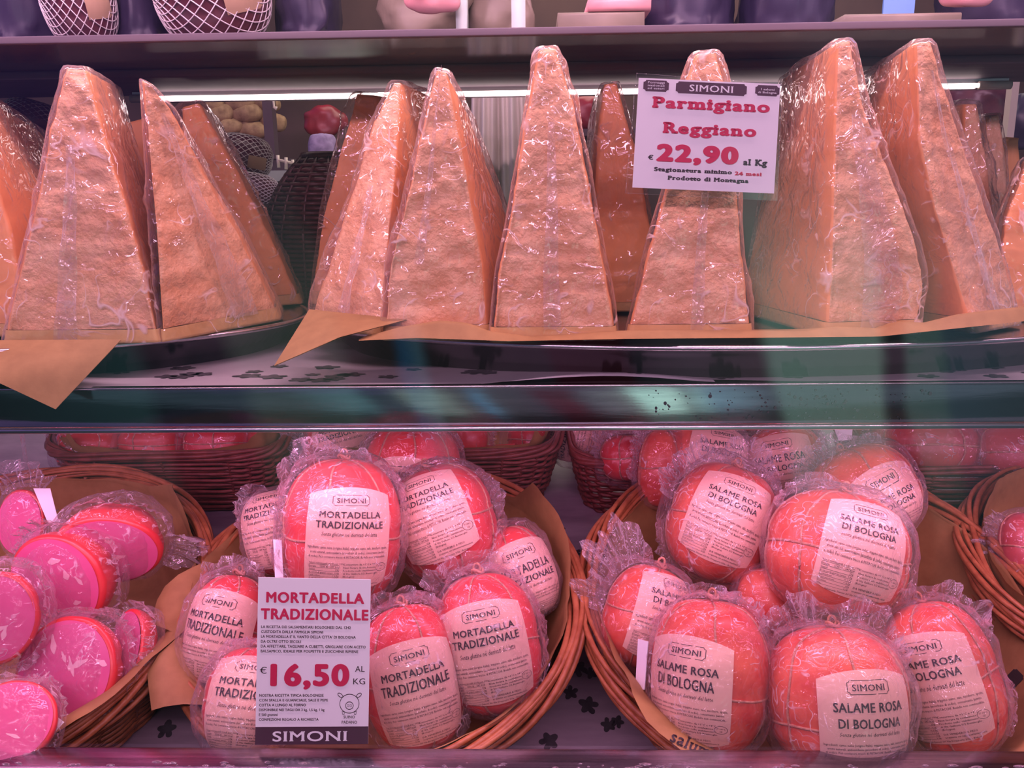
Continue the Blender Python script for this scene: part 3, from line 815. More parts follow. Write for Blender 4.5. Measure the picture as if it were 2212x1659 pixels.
# ------------------------------------------------------------------ baskets and paper
class BFrame:
    def __init__(s, c, slope=RS):
        a = math.atan(slope); s.c = np.array(c, float); s.B = np.array(Matrix.Rotation(a, 3, 'X'))
    def w(s, L): return s.c + np.asarray(L, float).reshape(-1,3) @ s.B.T
def make_basket(label, c, R, h=0.105, mat='wicker', seed=0, group=None, slope=RS, rods=10, taper=0.80, asp=1.0, rim_r=0.011, sq=1.0):
    CO = lambda t: np.sign(np.cos(t))*np.abs(np.cos(t))**sq; SI = lambda t: np.sign(np.sin(t))*np.abs(np.sin(t))**sq
    fr = BFrame(c, slope); base = fr.w([[0,0,-h]])[0]
    root = thing('wicker_basket', label, 'basket', base, group)
    N = 30; nt_ = N*4; th = np.linspace(0, 2*math.pi, nt_, endpoint=False); parts = []
    rad = lambda z: R*(taper + (1-taper)*((z+h)/h)**.8)
    zs = np.arange(-h+.003, -.010, .0058)
    for k, z in enumerate(zs):
        r_ = rad(z) + .0028*np.cos(N/2*th*2/2 + math.pi*k) + .0008*np.sin(7*th + k)
        P = np.stack([r_*CO(th), r_*SI(th)*asp, z + .0008*np.sin(5*th + k*1.7)], -1)
        parts.append(tube(fr.w(P), .0029, 5, True))
    for j in range(N):
        a = 2*math.pi*(j+.5)/N; zz = np.linspace(-h, .002, 8)
        P = np.stack([rad(zz.clip(-h, 0))*CO(a), rad(zz.clip(-h, 0))*SI(a)*asp, zz], -1)
        parts.append(tube(fr.w(P), .0026, 5))
    V, Fc = cat_mesh(parts); mesh_obj('woven_wall', V, Fc, M[mat], root)
    rnd = random.Random(seed); parts = []; th = np.linspace(0, 2*math.pi, 160, endpoint=False)
    for j in range(rods):
        p0 = 2*math.pi*j/rods; mr = rim_r*(0.62 if j % 3 == 0 else 1.0)
        ph = p0 + 2*th + .35*np.sin(3*th + j*1.3)
        rr = R + mr*np.cos(ph)*.9 + .001*np.sin(9*th + j); z = .003 + mr*1.15*np.sin(ph) + .0012*np.sin(6*th + 2*j)
        parts.append(tube(fr.w(np.stack([rr*CO(th), rr*SI(th)*asp, z], -1)), .0033 + .0006*np.sin(4*th + j*2), 6, True))
    V, Fc = cat_mesh(parts); mesh_obj('braided_rim', V, Fc, M[mat], root)
    rb = rad(-h)
    V, Fc = lathe([(0.001, -h+.004), (rb*.5, -h+.004), (rb, -h+.003), (rb, -h), (0.001, -h)], 48, 1, 1)
    an = np.arctan2(V[:,1], V[:,0]); rv = np.hypot(V[:,0], V[:,1]); V = np.stack([rv*CO(an), rv*SI(an)*asp, V[:,2]], -1)
    mesh_obj('base', fr.w(V), Fc, M[mat], root)
    return root, fr
def make_liner(label, fr, R, flaps, h=0.105, taper=0.80, seed=0, group=None, asp=1.0, mat='kraft', sq=1.0):
    """kraft sheet pressed into a basket; flaps = (degrees, length above the rim, lean outward)"""
    n = 120; th = np.linspace(0, 360, n, endpoint=False)
    A = np.array([f[0] for f in flaps], float); o = np.argsort(A); A = A[o]
    ex = np.interp(th, A, np.array([f[1] for f in flaps])[o], period=360); ln = np.interp(th, A, np.array([f[2] for f in flaps])[o], period=360)
    t = np.radians(th); wob = .004*fbm(np.stack([np.cos(t)*4, np.sin(t)*4, t*0 + seed], -1), 3, seed)
    rows = []
    rb = R*taper - .012
    for s in (0.02, .3, .6, .9): rows.append((rb*s + 0*t, -h + .010 + 0*t))
    for s in np.linspace(0.1, 1, 8): 
        rr = (R*taper)*(1-s**.9) + R*s**.9 - .016 + wob*s
        rows.append((rr, -h + .012 + (h-.006)*s))
    r0, z0 = rows[-1]
    for s in np.linspace(.14, 1, 7):
        bend = np.clip(ln*(.25 + 1.25*s), -1.4, 2.6)
        pr_, pz_ = rows[-1]
        rows.append((pr_ + ex/7*np.sin(bend) + wob*.08, pz_ + ex/7*np.cos(bend)))
    CO = np.sign(np.cos(t))*np.abs(np.cos(t))**sq; SI = np.sign(np.sin(t))*np.abs(np.sin(t))**sq
    G = np.array([np.stack([r_*CO, r_*SI*asp, z_ + 0*t], -1) for r_, z_ in rows])
    Wd = fr.w(G); nr = len(rows)
    V2 = Wd + np.array([0, 0, .0006])
    f = gridfaces(nr, n, True)
    o_ = mesh_obj('kraft_liner', Wd, f, M[mat])
    return tag(o_, label, 'paper', group)
def sheet(name, label, pts, mat, cat='paper', nu=10, nv=10, curl=0.0, thick=0.0007, group=None, bulge=(0, 0, 0)):
    """bilinear sheet from 4 world corners (TL, TR, BR, BL), bulged along a vector"""
    tl, tr, br, bl = [np.array(p, float) for p in pts]; b = np.array(bulge, float); G = []
    for j in range(nv):
        y = j/(nv-1); row = []
        for i in range(nu):
            x = i/(nu-1)
            p = (tl*(1-x) + tr*x)*(1-y) + (bl*(1-x) + br*x)*y
            row.append(p + b*math.sin(math.pi*x)*math.sin(math.pi*min(1, y)) + np.array([0, curl*math.sin(x*5), curl*math.cos(x*7)*y]))
        G.append(row)
    G = np.array(G); n = gridnormals(G, False)
    V = np.vstack([G.reshape(-1,3), (G + n*thick).reshape(-1,3)]); f = gridfaces(nv, nu).tolist(); m = nu*nv
    Fc = f + [[i + m for i in q_[::-1]] for q_ in f]
    return tag(mesh_obj(name, V, Fc, M[mat]), label, cat, group)

from mathutils.bvhtree import BVHTree
def print_on(target, ink, mat, name='printed_mark'):
    """flat print (page in photo pixels, y down) laid onto a paper's surface"""
    me = target.data; mw = Matrix.Translation(target.location)
    bvh = BVHTree.FromPolygons([mw @ v.co for v in me.vertices], [list(p.vertices) for p in me.polygons])
    V, Fc = ink.arrays(); out = []
    for u, v in V:
        d = ray(u, v).normalized(); hit = bvh.ray_cast(CAM, d)
        if hit[0] is None: return None
        out.append(tuple(hit[0] - d*.0009))
    return mesh_obj(name, out, Fc, M[mat], target, smooth=False)
class Flip(Ink):
    def arrays(self):
        V, Fc = Ink.arrays(self); a = math.radians(self.rot); V = V[:,:2]*self.sc
        x = V[:,0]*math.cos(a) - V[:,1]*math.sin(a); y = V[:,0]*math.sin(a) + V[:,1]*math.cos(a)
        return subdivide2d(np.stack([self.u + x, self.v - y], -1), Fc, 12)
    def __init__(self, u, v, rot=0, sc=1.0):
        Ink.__init__(self); self.u, self.v, self.rot, self.sc = u, v, rot, sc
# ------------------------------------------------------------------ the counter itself
def struct(name, parts, mat, kind='structure', smooth=False, label=None, cat=None):
    V, Fc = cat_mesh(parts)
    return tag(mesh_obj(name, V, Fc, M[mat], smooth=smooth), label, cat, None, kind)
X0, X1 = -1.15, 1.15
# middle shelf: slab with its polished front nosing
sh = thing('middle_shelf', 'steel shelf carrying the cheese trays, with a polished front edge', 'shelf', (0, 1.03, CZ-.213))
mesh_obj('shelf_board', *box(X0, X1, .768, 1.34, CZ-.200, CZ-.1785), M['shelf'], sh, smooth=False)
mesh_obj('front_nosing', *box(X0, X1, .756, .768, CZ-.2125, CZ-.1765, .0015), M['nosing'], sh)
mesh_obj('lower_lip', *box(X0, X1, .750, .757, CZ-.2165, CZ-.2125, .0012), M['metal'], sh)
mesh_obj('upper_lip', *box(X0, X1, .7535, .757, CZ-.1775, CZ-.1755, .0006), M['metal'], sh)
rnd = random.Random(5); sp = []
for _ in range(150):
    u = rnd.choice([rnd.uniform(1640, 2010), rnd.uniform(1400, 1640), rnd.uniform(1640, 1900)]); v = rnd.uniform(838, 906)
    p = at(u, v, .7556); r_ = rnd.uniform(.0003, .0011) if rnd.random() < .9 else .0016
    a = np.linspace(0, 2*math.pi, 7, endpoint=False)
    sp.append((np.stack([p.x + r_*np.cos(a)*rnd.uniform(.6, 1.2), p.y + 0*a, p.z + r_*np.sin(a)*rnd.uniform(.6, 1.2)], -1), [list(range(7))]))
V, Fc = cat_mesh(sp); tag(mesh_obj('dirt_specks', V, Fc, M['speck'], sh), kind='stuff')
# top shelf: thin edge, glossy underside, lamp housing and the lit tube behind
ts_ = thing('top_shelf', 'dark top shelf with a glossy underside above the cheese', 'shelf', (0, 1.1, CZ+.135))
mesh_obj('shelf_board', *box(X0, X1, .888, 1.36, CZ+.1345, CZ+.1395), M['under'], ts_, smooth=False)
mesh_obj('front_edge', *box(X0, X1, .880, .888, CZ+.1335, CZ+.1405, .0012), M['housing'], ts_)
mesh_obj('lamp_housing', *box(X0, X1, 1.085, 1.30, CZ+.1245, CZ+.1345, .004), M['housing'], ts_)
lp = thing('strip_lamp', 'thin lit tube lamp running under the back of the top shelf', 'lamp', (0, 1.24, CZ+.11))
pl, pr_ = at(282, 210, 1.24), at(2185, 171, 1.24)
zt = CZ + .1155
mesh_obj('lit_tube', *tube([(x, 1.24, zt) for x in np.linspace(pl.x+.03, pr_.x-.04, 30)], .0030, 10), M['tube'], lp)
for x0_, x1_ in ((pl.x, pl.x+.032), (pr_.x-.042, pr_.x)):
    mesh_obj('end_cap', *tube([(x0_, 1.24, zt), (x1_, 1.24, zt)], .0055, 12), M['lamp_end'], lp)
mesh_obj('reflector', *box(pl.x, pr_.x, 1.246, 1.262, zt-.004, zt+.009), M['metal'], lp, smooth=False)
# lower deck, sloping up to the back, and the sill in front of it
dk = lambda y: rimz(y, -.118)
yb = 1.66
V = [(X0,.70,dk(.70)),(X1,.70,dk(.70)),(X1,yb,dk(yb)),(X0,yb,dk(yb)),(X0,.70,dk(.70)-.02),(X1,.70,dk(.70)-.02),(X1,yb,dk(yb)-.02),(X0,yb,dk(yb)-.02)]
struct('floor_lower_deck', [(V, [[0,1,2,3],[7,6,5,4],[0,4,5,1],[1,5,6,2],[2,6,7,3],[3,7,4,0]])], 'deck')
struct('wall_lower_back', [box(X0, X1, 1.66, 1.68, CZ-.5, CZ-.17)], 'dark')
sl = thing('front_sill', 'polished metal sill running along the foot of the glass', 'sill', (0, .68, CZ-.56)); sl['kind'] = 'structure'
mesh_obj('sill_top', *box(X0, X1, .672, .703, CZ-.512, CZ-.501, .003), M['sill'], sl)
mesh_obj('highlight_bead', *tube([(X0, .671, CZ-.5025), (X1, .671, CZ-.5025)], .0026, 10), M['highlight_bead'], sl)  # bead added to carry the sill's highlight line
mesh_obj('sill_face', *box(X0, X1, .660, .673, CZ-.66, CZ-.509, .004), M['sill'], sl)
rnd = random.Random(9); sp = []
for _ in range(90):
    x, y = rnd.uniform(-.52, .52), rnd.uniform(.6745, .681); r_ = rnd.uniform(.0008, .003)
    G, F_ = lathe([(0.0002, .0009), (.6, .0007), (1, 0)], 9, 1, 1, (0,0,0)); G = np.array(G); G[:,0] = x + G[:,0]*r_*rnd.uniform(.8, 2.2); G[:,1] = y + G[:,1]*r_*.6; G[:,2] = CZ-.501 + G[:,2]
    sp.append((G, F_))
V, Fc = cat_mesh(sp); tag(mesh_obj('water_drops', V, Fc, M['seam'], sl), kind='stuff')
gl = struct('window_front_glass', [box(X0, X1, .6835, .6875, CZ-.5005, CZ+.44)], 'glass')
struct('trim_canopy', [box(X0, X1, .66, .80, CZ+.44, CZ+.50)], 'metal')

# printed liner paper on the shelf and ivy leaves printed on both papers
def leaf_pts(r):
    pts = []
    for k in range(30):
        a = 2*math.pi*k/30; rr = r*(.58 + .42*abs(math.cos(a*2.5))**1.3)*(1.12 if k < 4 or k > 26 else 1.0)*(.55 if k == 15 else 1.0)
        pts.append((rr*math.cos(a), rr*math.sin(a)))
    return pts
def liner_z(x): return CZ - .1770 + .0008*math.sin(x*9)
G = []
nx_ = 120
for j, y in enumerate((.7555, .764, .775, .80, .86, .95, 1.1)):
    row = []
    for i in range(nx_):
        x = -1.0 + 2.0*i/(nx_-1)
        lift = max(0, math.sin(x*11 + 1.2)*.6 + .4*math.sin(x*23))*.007*max(0, 1 - (y-.7555)/.10)
        row.append((x, y + (.010*math.sin(x*6.5 + .8) + .006*math.sin(x*17) + .010 if j == 0 else (.004 if j == 1 else 0)), CZ-.1768 + lift))
    G.append(row)
LG = np.array(G)
lin = tag(mesh_obj('shelf_liner', LG.reshape(-1,3), gridfaces(7, nx_), M['liner']), 'white shelf liner paper printed with ivy leaves under the trays', 'paper')
rnd = random.Random(3); lv_ = []
def on_liner(x, y):
    i = np.clip((x+1)/2*(nx_-1), 0, nx_-1.01); i0 = int(i); 
    col = LG[:, i0]*(1-(i-i0)) + LG[:, i0+1]*(i-i0)
    return np.interp(y, col[:,1], col[:,2])
for _ in range(75):
    x, y, r_, a0 = rnd.uniform(-.55, .62), rnd.uniform(.782, .86), rnd.uniform(.006, .014), rnd.uniform(0, 6.28)
    P = [(x + px*math.cos(a0) - py*math.sin(a0), y + (px*math.sin(a0) + py*math.cos(a0))*.7) for px, py in leaf_pts(r_)]
    P = [(px, py, on_liner(px, py) + .0007) for px, py in P]
    lv_.append((P, [list(range(30))]))
V, Fc = cat_mesh(lv_); mesh_obj('printed_leaves', V, Fc, M['leaf'], lin)
lv_ = []
rnd = random.Random(14)
for k in range(110):
    x, y, r_, a0 = rnd.uniform(-.7, .7), rnd.uniform(.76, 1.25), rnd.uniform(.006, .012), rnd.uniform(0, 6.28)
    if k < 14: x, y = rnd.uniform(.02, .13), rnd.uniform(.79, .99)
    P = [(x + px*math.cos(a0) - py*math.sin(a0), y + px*math.sin(a0) + py*math.cos(a0)) for px, py in leaf_pts(r_)]
    lv_.append(([(px, py, dk(py) + .0008) for px, py in P], [list(range(30))]))
V, Fc = cat_mesh(lv_); tag(mesh_obj('printed_leaves', V, Fc, M['leaf'], bpy.data.objects['floor_lower_deck']), kind='stuff')

# ------------------------------------------------------------------ cheese trays and their paper
def make_tray(label, cx, cy, rx, ry):
    root = thing('serving_tray', label, 'tray', (cx, cy, CZ-.1768), 'metal trays of cheese')
    prof = [(.001, -.1455), (.94, -.1455), (.955, -.1460), (.968, -.1452), (.985, -.1445), (1.0, -.1452), (1.003, -.1472), (.992, -.1490), (.965, -.153), (.90, -.1765), (.001, -.1768)]
    V, Fc = lathe(prof, 128, rx, ry, (cx, cy, CZ)); mesh_obj('dish', V, Fc, M['tray'], root)
    th = np.linspace(0, 2*math.pi, 128, endpoint=False)
    mesh_obj('rolled_rim', *tube(np.stack([cx + rx*1.0*np.cos(th), cy + ry*1.0*np.sin(th), CZ - .1458 + 0*th], -1), .0028, 8, True), M['metal'], root)
    return root
pR = at(655, 652, .97)
make_tray('round metal tray under the left group of cheese wedges', pR.x - .325, .975, .325, .208)
pL = at(668, 700, .96)
make_tray('wide metal tray under the long right row of cheese wedges', pL.x + .450, .975, .450, .211)

g = 'sheets of kraft paper under the cheese'
sheet('kraft_sheet', 'tan paper hanging over the left tray edge, corner pointing down', [at(-40, 735, .80), at(262, 733, .770), at(120, 884, .742), at(-60, 800, .745)], 'kraft', nu=14, nv=14, group=g, bulge=(.012, -.006, .004))
sheet('kraft_sheet', 'tan paper corner sticking out between the two trays', [at(668, 668, .84), at(880, 690, .80), at(735, 728, .764), at(592, 790, .762)], 'kraft', nu=12, nv=12, group=g, bulge=(0, -.004, .003))
# wavy strip of paper along the front rim of the right tray
G = []
us = np.linspace(775, 2212, 90)
topv = np.interp(us, [775, 800, 870, 950, 1010, 1060, 1150, 1350, 1500, 1640, 1740, 1800, 1905, 1940, 2000, 2060, 2120, 2212], [733, 724, 705, 692, 697, 716, 728, 714, 713, 714, 716, 705, 709, 694, 697, 680, 672, 662])
botv = np.interp(us, [775, 900, 1100, 1350, 1600, 1900, 2212], [736, 730, 737, 732, 730, 727, 694])
for s in (0, .2, .4, .6, .8, 1.0):
    row = []
    for i, u in enumerate(us):
        v = topv[i]*(1-s) + botv[i]*s if topv[i] < botv[i] else botv[i] + s*2
        row.append(at(u, v, .782 - .012*s + .006*math.sin(u*.017) - .004))
    G.append(row)
for u_off, yy in ((0, .84),):
    G.insert(0, [Vector((p.x, .85, ZT - .001)) for p in G[0]])
G = np.array([[tuple(p) for p in r] for r in G])
tag(mesh_obj('kraft_sheet', G.reshape(-1,3), gridfaces(len(G), 90), M['kraft']), 'long wavy strip of tan paper along the front rim of the right tray', 'paper', g)

# ------------------------------------------------------------------ the wedges (pixel outlines of their front faces, then real depth)
def ext(pt, p2, y2, Y):   # extrusion vector taken from where a back corner is seen
    return np.array(at(p2[0], p2[1], y2)) - np.array(at(pt[0], pt[1], Y))
Z0 = np.zeros(3)
make_wedge('orange wedge at the far left edge, cut by the frame, showing its flat side', [(-150,170),(-230,450),(-300,720)], [(-75,180),(-40,300),(20,480),(60,700)], .84, .84, ext((-75,180),(92,285),1.04,.85), (.02,.19,0), 11, smooth_face=True)
make_wedge('tall wedge, leftmost full one, with crumpled wrap and square tip', [(138,148),(105,270),(78,420),(40,570),(4,724)], [(186,150),(225,290),(275,450),(312,590),(345,722)], .80, .80, (-.030,.13,-.004), (-.035,.14,0), 12, seam=(.34,.50,.28,1.0,-.02))
make_wedge('narrow wedge, second full one from the left, with a torn flap of wrap', [(304,172),(318,330),(334,500),(347,722)], [(334,190),(372,235),(440,372),(522,505),(603,655)], .80, .93, (-.030,.085,-.005), (-.02,.08,0), 13, seam=(.48,.74,.12,.97,.10))
make_wedge('small orange wedge peeking behind the narrow wedge with the torn flap', [(392,232),(385,420),(400,690)], [(432,222),(475,300),(560,455),(652,640)], .99, 1.06, (-.02,.10,-.01), (-.02,.08,0), 14, smooth_face=True)
make_wedge('broad flat-topped orange wedge filling the gap between the two leftmost full wedges', [(262,268),(240,480),(225,690)], [(332,250),(345,480),(365,690)], 1.0, 1.0, (.02,.12,-.004), (0,.1,0), 15, film=False, smooth_face=True)
make_wedge('orange wedge standing behind the leftmost wedge of the right tray', [(764,202),(735,300),(692,450),(664,590)], [(815,206),(825,400),(830,690)], 1.06, 1.06, (.075,.10,-.012), (.05,.12,0), 16, smooth_face=True)
make_wedge('wedge, leftmost on the right tray, showing a smooth orange side to the right', [(846,178),(802,270),(762,400),(705,540),(655,630)], [(866,178),(852,400),(834,560),(822,712)], .88, .825, (.03,.15,-.01), (.05,.14,0), 17, seam=(.45,.62,.45,.98,0))
make_wedge('wedge with a pink side bulging in its wrap, second on the right tray', [(938,150),(915,245),(880,400),(836,560),(822,700)], [(968,155),(992,290),(1020,430),(1042,560),(1054,694)], .80, .805, (.012,.11,-.035), (.045,.12,0), 18, seam=(.28,.40,.0,.75,-.03))
make_wedge('tall slim wedge in the middle of the shelf, with straight taped wrap', [(1163,108),(1135,250),(1095,480),(1072,580),(1057,716)], [(1200,102),(1240,220),(1276,400),(1308,580),(1332,716)], .79, .79, (.004,.11,-.006), (.01,.11,0), 19, seam=(.42,.58,.25,.97,.0))
make_wedge('shiny orange wedge set back between the slim wedge and the price sign', [(1303,182),(1288,300),(1278,480),(1290,690)], [(1336,178),(1378,330),(1410,500),(1420,690)], .97, .97, (.0,.12,-.006), (.0,.12,0), 20, smooth_face=True)
make_wedge('round-tipped wedge behind the cheese price sign', [(1500,118),(1478,180),(1438,400),(1396,550),(1352,712)], [(1548,114),(1566,180),(1590,400),(1606,560),(1625,712)], .80, .80, (.02,.12,-.006), (.02,.12,0), 21, seam=(.5,.62,.5,1.0,.0))
make_wedge('largest wedge, right of the price sign, with a broad flat orange side', [(1806,92),(1800,300),(1795,500),(1786,708)], [(1840,88),(1870,225),(1930,375),(1985,520),(2003,600),(1988,690)], .80, .81, ext((1806,92),(1686,172),1.04,.812), ext((1786,708),(1595,675),.96,.80)*np.array([1,1,0]), 22, lean=.012, seam=(.30,.75,.25,1.0,.0))
make_wedge('tall wedge near the right edge, its left side creased under glossy wrap', [(1976,92),(1985,300),(2020,450),(2072,600),(2106,692)], [(2013,90),(2042,180),(2092,330),(2152,480),(2214,652)], .81, .86, ext((1976,92),(1872,168),1.0,.822), (-.085,.17,0), 23, seam=(.40,.56,.10,.97,.0))
make_wedge('small pink wrapped wedge just behind the right-hand tall wedge', [(2082,226),(2078,400),(2090,600)], [(2114,224),(2150,420),(2180,600)], 1.0, 1.0, (0,.08,0), (0,.08,0), 24)
make_wedge('small round-topped wedge, second from the right edge at the back', [(2128,258),(2122,420),(2130,620)], [(2162,246),(2176,320),(2190,620)], 1.1, 1.1, (0,.07,0), (0,.07,0), 25)
make_wedge('low flat wedge peeking at the right edge behind the small ones', [(2174,302),(2170,420),(2170,640)], [(2206,297),(2212,420),(2214,640)], 1.19, 1.19, (0,.05,0), (0,.05,0), 26, film=False, smooth_face=True)
make_wedge('wedge cut off by the right edge, marked by shiny beads in its wrap', [(2216,345),(2170,470),(2150,640)], [(2262,340),(2285,520),(2300,690)], .90, .90, (.05,.10,0), (.05,.10,0), 27, smooth_face=True)

# ------------------------------------------------------------------ cheese price sign
RED = 'red'
sg = Page(at(1380,168,.770), at(1686,182,.770), at(1672,418,.772), at(1366,405,.772))
ps = thing('price_sign', 'cheese price sign in a clear sleeve hung before the round-tipped wedge', 'sign', tuple(sg.w(np.array([[.5, 0]]))[0]))
sgo = Page(at(1374,157,.7715), at(1691,181,.7715), at(1680,434,.7735), at(1350,418,.7735))
mesh_obj('clear_sleeve', *sgo.slab(0, 1, 0, 1, .0004, -.0006), M['glass'], ps, smooth=False)
th = [(0,0),(1,0),(1,1),(0,1)]; k = Ink(); k.ring([(0.004,0.004),(.996,.004),(.996,.996),(.004,.996)], .004)
V, Fc = k.arrays(); mesh_obj('sleeve_edge', sgo.w(V, .0002), Fc, M['frill'], ps, smooth=False)
sc_ = mesh_obj('card', *sg.slab(0, 1, 0, 1, .0005), M['white'], ps, smooth=False)
AS = 305/236.0     # page is wider than high: x values in card widths, y in card heights
for x0, x1, y0, y1 in ((.035,.215,.885,.985), (.265,.765,.880,.985), (.825,.995,.890,.985)):
    k = Ink(); k.poly(k.plaque(x0, x1, y0, y1, .018)); V, Fc = k.arrays(); pq = mesh_obj('plaque', sg.w(V, .0002), Fc, M['plum'], ps, smooth=False)
    k = Ink()
    if x0 < .1:
        for i, s in enumerate(('Formaggi', 'nazionali', 'ed esteri')): k.text(s, .066, .184, .956 - .026*i, .019, bold=.01, serif=.02)
    elif x0 < .5: k.text('SIMONI', .36, .67, .902, .062, bold=.012, serif=.035, slab=.04)
    else:
        for i, s in enumerate(('I salumi', 'di Bologna')): k.text(s, .865 - .02*i, .960 + .015*i, .940 - .028*i, .019, bold=.01, serif=.02)
    V, Fc = k.arrays(); mesh_obj('lettering', sg.w(V, .0004), Fc, M['white'], pq, smooth=False)
k = Ink()
SR = dict(bold=.055, serif=.05, slab=.085, res=5)
k.text('Parmigiano', .105, .935, .745, .098, **SR)
k.text('Reggiano', .190, .850, .520, .098, **SR)
k.text('22,90', .155, .735, .265, .150, bold=.075, res=6)
k.text('24 mesi', .715, .905, .158, .034, **SR)
V, Fc = k.arrays(); mesh_obj('red_lettering', sg.w(V, .0003), Fc, M['red'], sc_, smooth=False)
k = Ink()
k.text('€', .098, .135, .268, .042, bold=.04); k.text('al Kg', .770, .940, .255, .056, **SR)
k.text('Stagionatura minimo', .145, .695, .165, .036, **SR)
k.text('Prodotto di Montagna', .245, .815, .090, .036, **SR)
V, Fc = k.arrays(); mesh_obj('black_lettering', sg.w(V, .0003), Fc, M['ink'], sc_, smooth=False)

# ------------------------------------------------------------------ mortadella price card at the sill
tl, tr, br, bl = at(558,1247,.727), at(801,1252,.727), at(795,1607,.698), at(551,1609,.698)
mg = Page(tl, tr, br, bl)
pc = thing('price_card', 'tall mortadella price card leaning on the basket behind the sill', 'sign', tuple(mg.w(np.array([[.5, 0]]))[0]))
cd = mesh_obj('card', *mg.slab(0, 1, 0, 1, .0006), M['white'], pc, smooth=False)
k = Ink(); k.rect(0, 1, 0, .108); V, Fc = k.arrays(); mesh_obj('plum_band', mg.w(V, .0002), Fc, M['plum'], cd, smooth=False)
k = Ink(); k.text('SIMONI', .155, .815, .022, .062, bold=.018, res=5, serif=.03, slab=.04); V, Fc = k.arrays(); mesh_obj('pale_lettering', mg.w(V, .0004), Fc, M['white'], cd, smooth=False)
k = Ink()
k.text('MORTADELLA', .075, .945, .855, .062, bold=.045, res=5); k.text('TRADIZIONALE', .030, .985, .755, .064, bold=.045, res=5)
V, Fc = k.arrays(); mesh_obj('heading_lettering', mg.w(V, .0003), Fc, M['red'], cd, smooth=False)
k = Ink(); k.text('16,50', .125, .825, .360, .128, bold=.055, res=6)
V, Fc = k.arrays(); mesh_obj('price_lettering', mg.w(V, .0003), Fc, M['red'], cd, smooth=False)
k = Ink()
for i, (s, x1) in enumerate((('LA RICETTA DEI SALSAMENTARI BOLOGNESI DAL 1242', .830), ('CUSTODITA DALLA FAMIGLIA SIMONI', .585), ("LA MORTADELLA E' IL VANTO DELLA CITTA' DI BOLOGNA", .875),
        ('DA OLTRE OTTO SECOLI', .390), ('DA AFFETTARE, TAGLIARE A CUBETTI, GRIGLIARE CON ACETO', .965), ('BALSAMICO, IDEALE PER POLPETTE E ZUCCHINE RIPIENE', .900))):
    k.text(s, .035, x1, .700 - .0290*i, .0165, bold=.015)
for i, (s, x1) in enumerate((('NOSTRA RICETTA TIPICA BOLOGNESE', .600), ('CON SPALLA E GUANCIALE, SALE E PEPE', .640), ('COTTA A LUNGO AL FORNO', .445), ('DISPONIBILE NEI TAGLI DA 3 kg, 1,5 kg, 1 kg', .610), ('E 500 grammi', .195), ('CONFEZIONI REGALO A RICHIESTA', .560))):
    k.text(s, .030, x1, .290 - .0290*i, .0160, bold=.015)
k.text('€', .030, .092, .428, .040); k.text('AL', .875, .960, .440, .038); k.text('KG', .860, .965, .365, .038)
k.text('SUINO', .780, .880, .158, .018, bold=.005); k.text('PADANO', .765, .900, .126, .018, bold=.005)
A2 = 243/360.0
def E_(cx, cy, rx, ry, rot=0): 
    a = np.linspace(0, 2*math.pi, 36, endpoint=False); x, y = rx*np.cos(a), ry*np.sin(a)
    k.ring(np.stack([cx + x*math.cos(rot) - y*math.sin(rot), cy + (x*math.sin(rot) + y*math.cos(rot))*A2], -1), .0045)
E_(.830, .247, .085, .085); E_(.830, .235, .034, .034)
for sx in (-.012, .012): k.ring([(.830+sx-.007,.229),(.830+sx+.007,.229),(.830+sx+.007,.241),(.830+sx-.007,.241)], .003)
E_(.748, .298, .026, .014, -.7); E_(.912, .298, .026, .014, .7)
for sx in (-1, 1): k.ring([(.830+sx*.042,.196),(.830+sx*.064,.200),(.830+sx*.058,.180),(.830+sx*.046,.180)], .004)
V, Fc = k.arrays(); mesh_obj('dark_lettering', mg.w(V, .0003), Fc, M['ink'], cd, smooth=False)

# ------------------------------------------------------------------ baskets
gB, gL = 'front wicker baskets', 'kraft paper basket liners'
b1, f1 = make_basket('front wicker basket holding the labelled mortadella, middle of the deck', on_rim(828,1292), .224, seed=1, group=gB)
lm = make_liner('kraft liner of the mortadella basket, a tall flap beside the right rim', f1, .224, [(0,.012,.5),(12,.025,.4),(20,.050,.15),(36,.060,.1),(46,.010,.3),(80,.005,.3),(140,.008,.3),(160,.012,.4),(172,.020,.6),(182,.060,1.5),(190,.055,1.6),(199,.016,.6),(207,.056,1.4),(216,.060,1.6),(226,.014,.6),(240,.02,1.0),(270,.01,.5),(300,.01,.6),(320,.014,.7),(340,.012,.5)], seed=1, group=gL)
b2, f2 = make_basket('front wicker basket heaped with pink salami, right of the price card', on_rim(1748,1302), .250, seed=2, group=gB)
lsal = make_liner('kraft liner of the salami basket, folded forward over its front rim', f2, .250, [(0,.006,.4),(60,.004,.3),(150,.004,.3),(180,.01,.4),(196,.024,.4),(204,.03,.6),(212,.05,.5),(222,.062,.8),(236,.045,1.0),(250,.02,.9),(300,.05,.6),(318,.06,.5),(330,.01,.6)], seed=2, group=gL)
b3, f3 = make_basket('front wicker basket of cut mortadella halves, cut by the left edge', on_rim(5,1306), .228, seed=3, group=gB)
make_liner('kraft liner with one tall pointed corner behind the cut halves', f3, .228, [(0,.018,.6),(16,.016,.4),(26,.026,.2),(33,.066,.0),(36,.064,.0),(48,.034,.1),(60,.012,.3),(84,.004,.3),(180,.01,.4),(270,.03,.8),(295,.04,.9),(318,.045,.9),(335,.035,.8),(350,.036,1.2),(356,.03,1.1)], seed=3, group=gL)
b4, f4 = make_basket('front wicker basket cut by the right edge, half hidden by the salami basket', on_rim(2440,1235), .175, seed=4, group=gB)
make_liner('kraft liner inside the basket at the right edge', f4, .175, [(0,.01,.3),(90,.01,.3),(130,.028,.2),(150,.03,.1),(178,.008,.4),(205,.02,.2),(225,.01,.3),(270,.01,.3)], seed=4, group=gL)
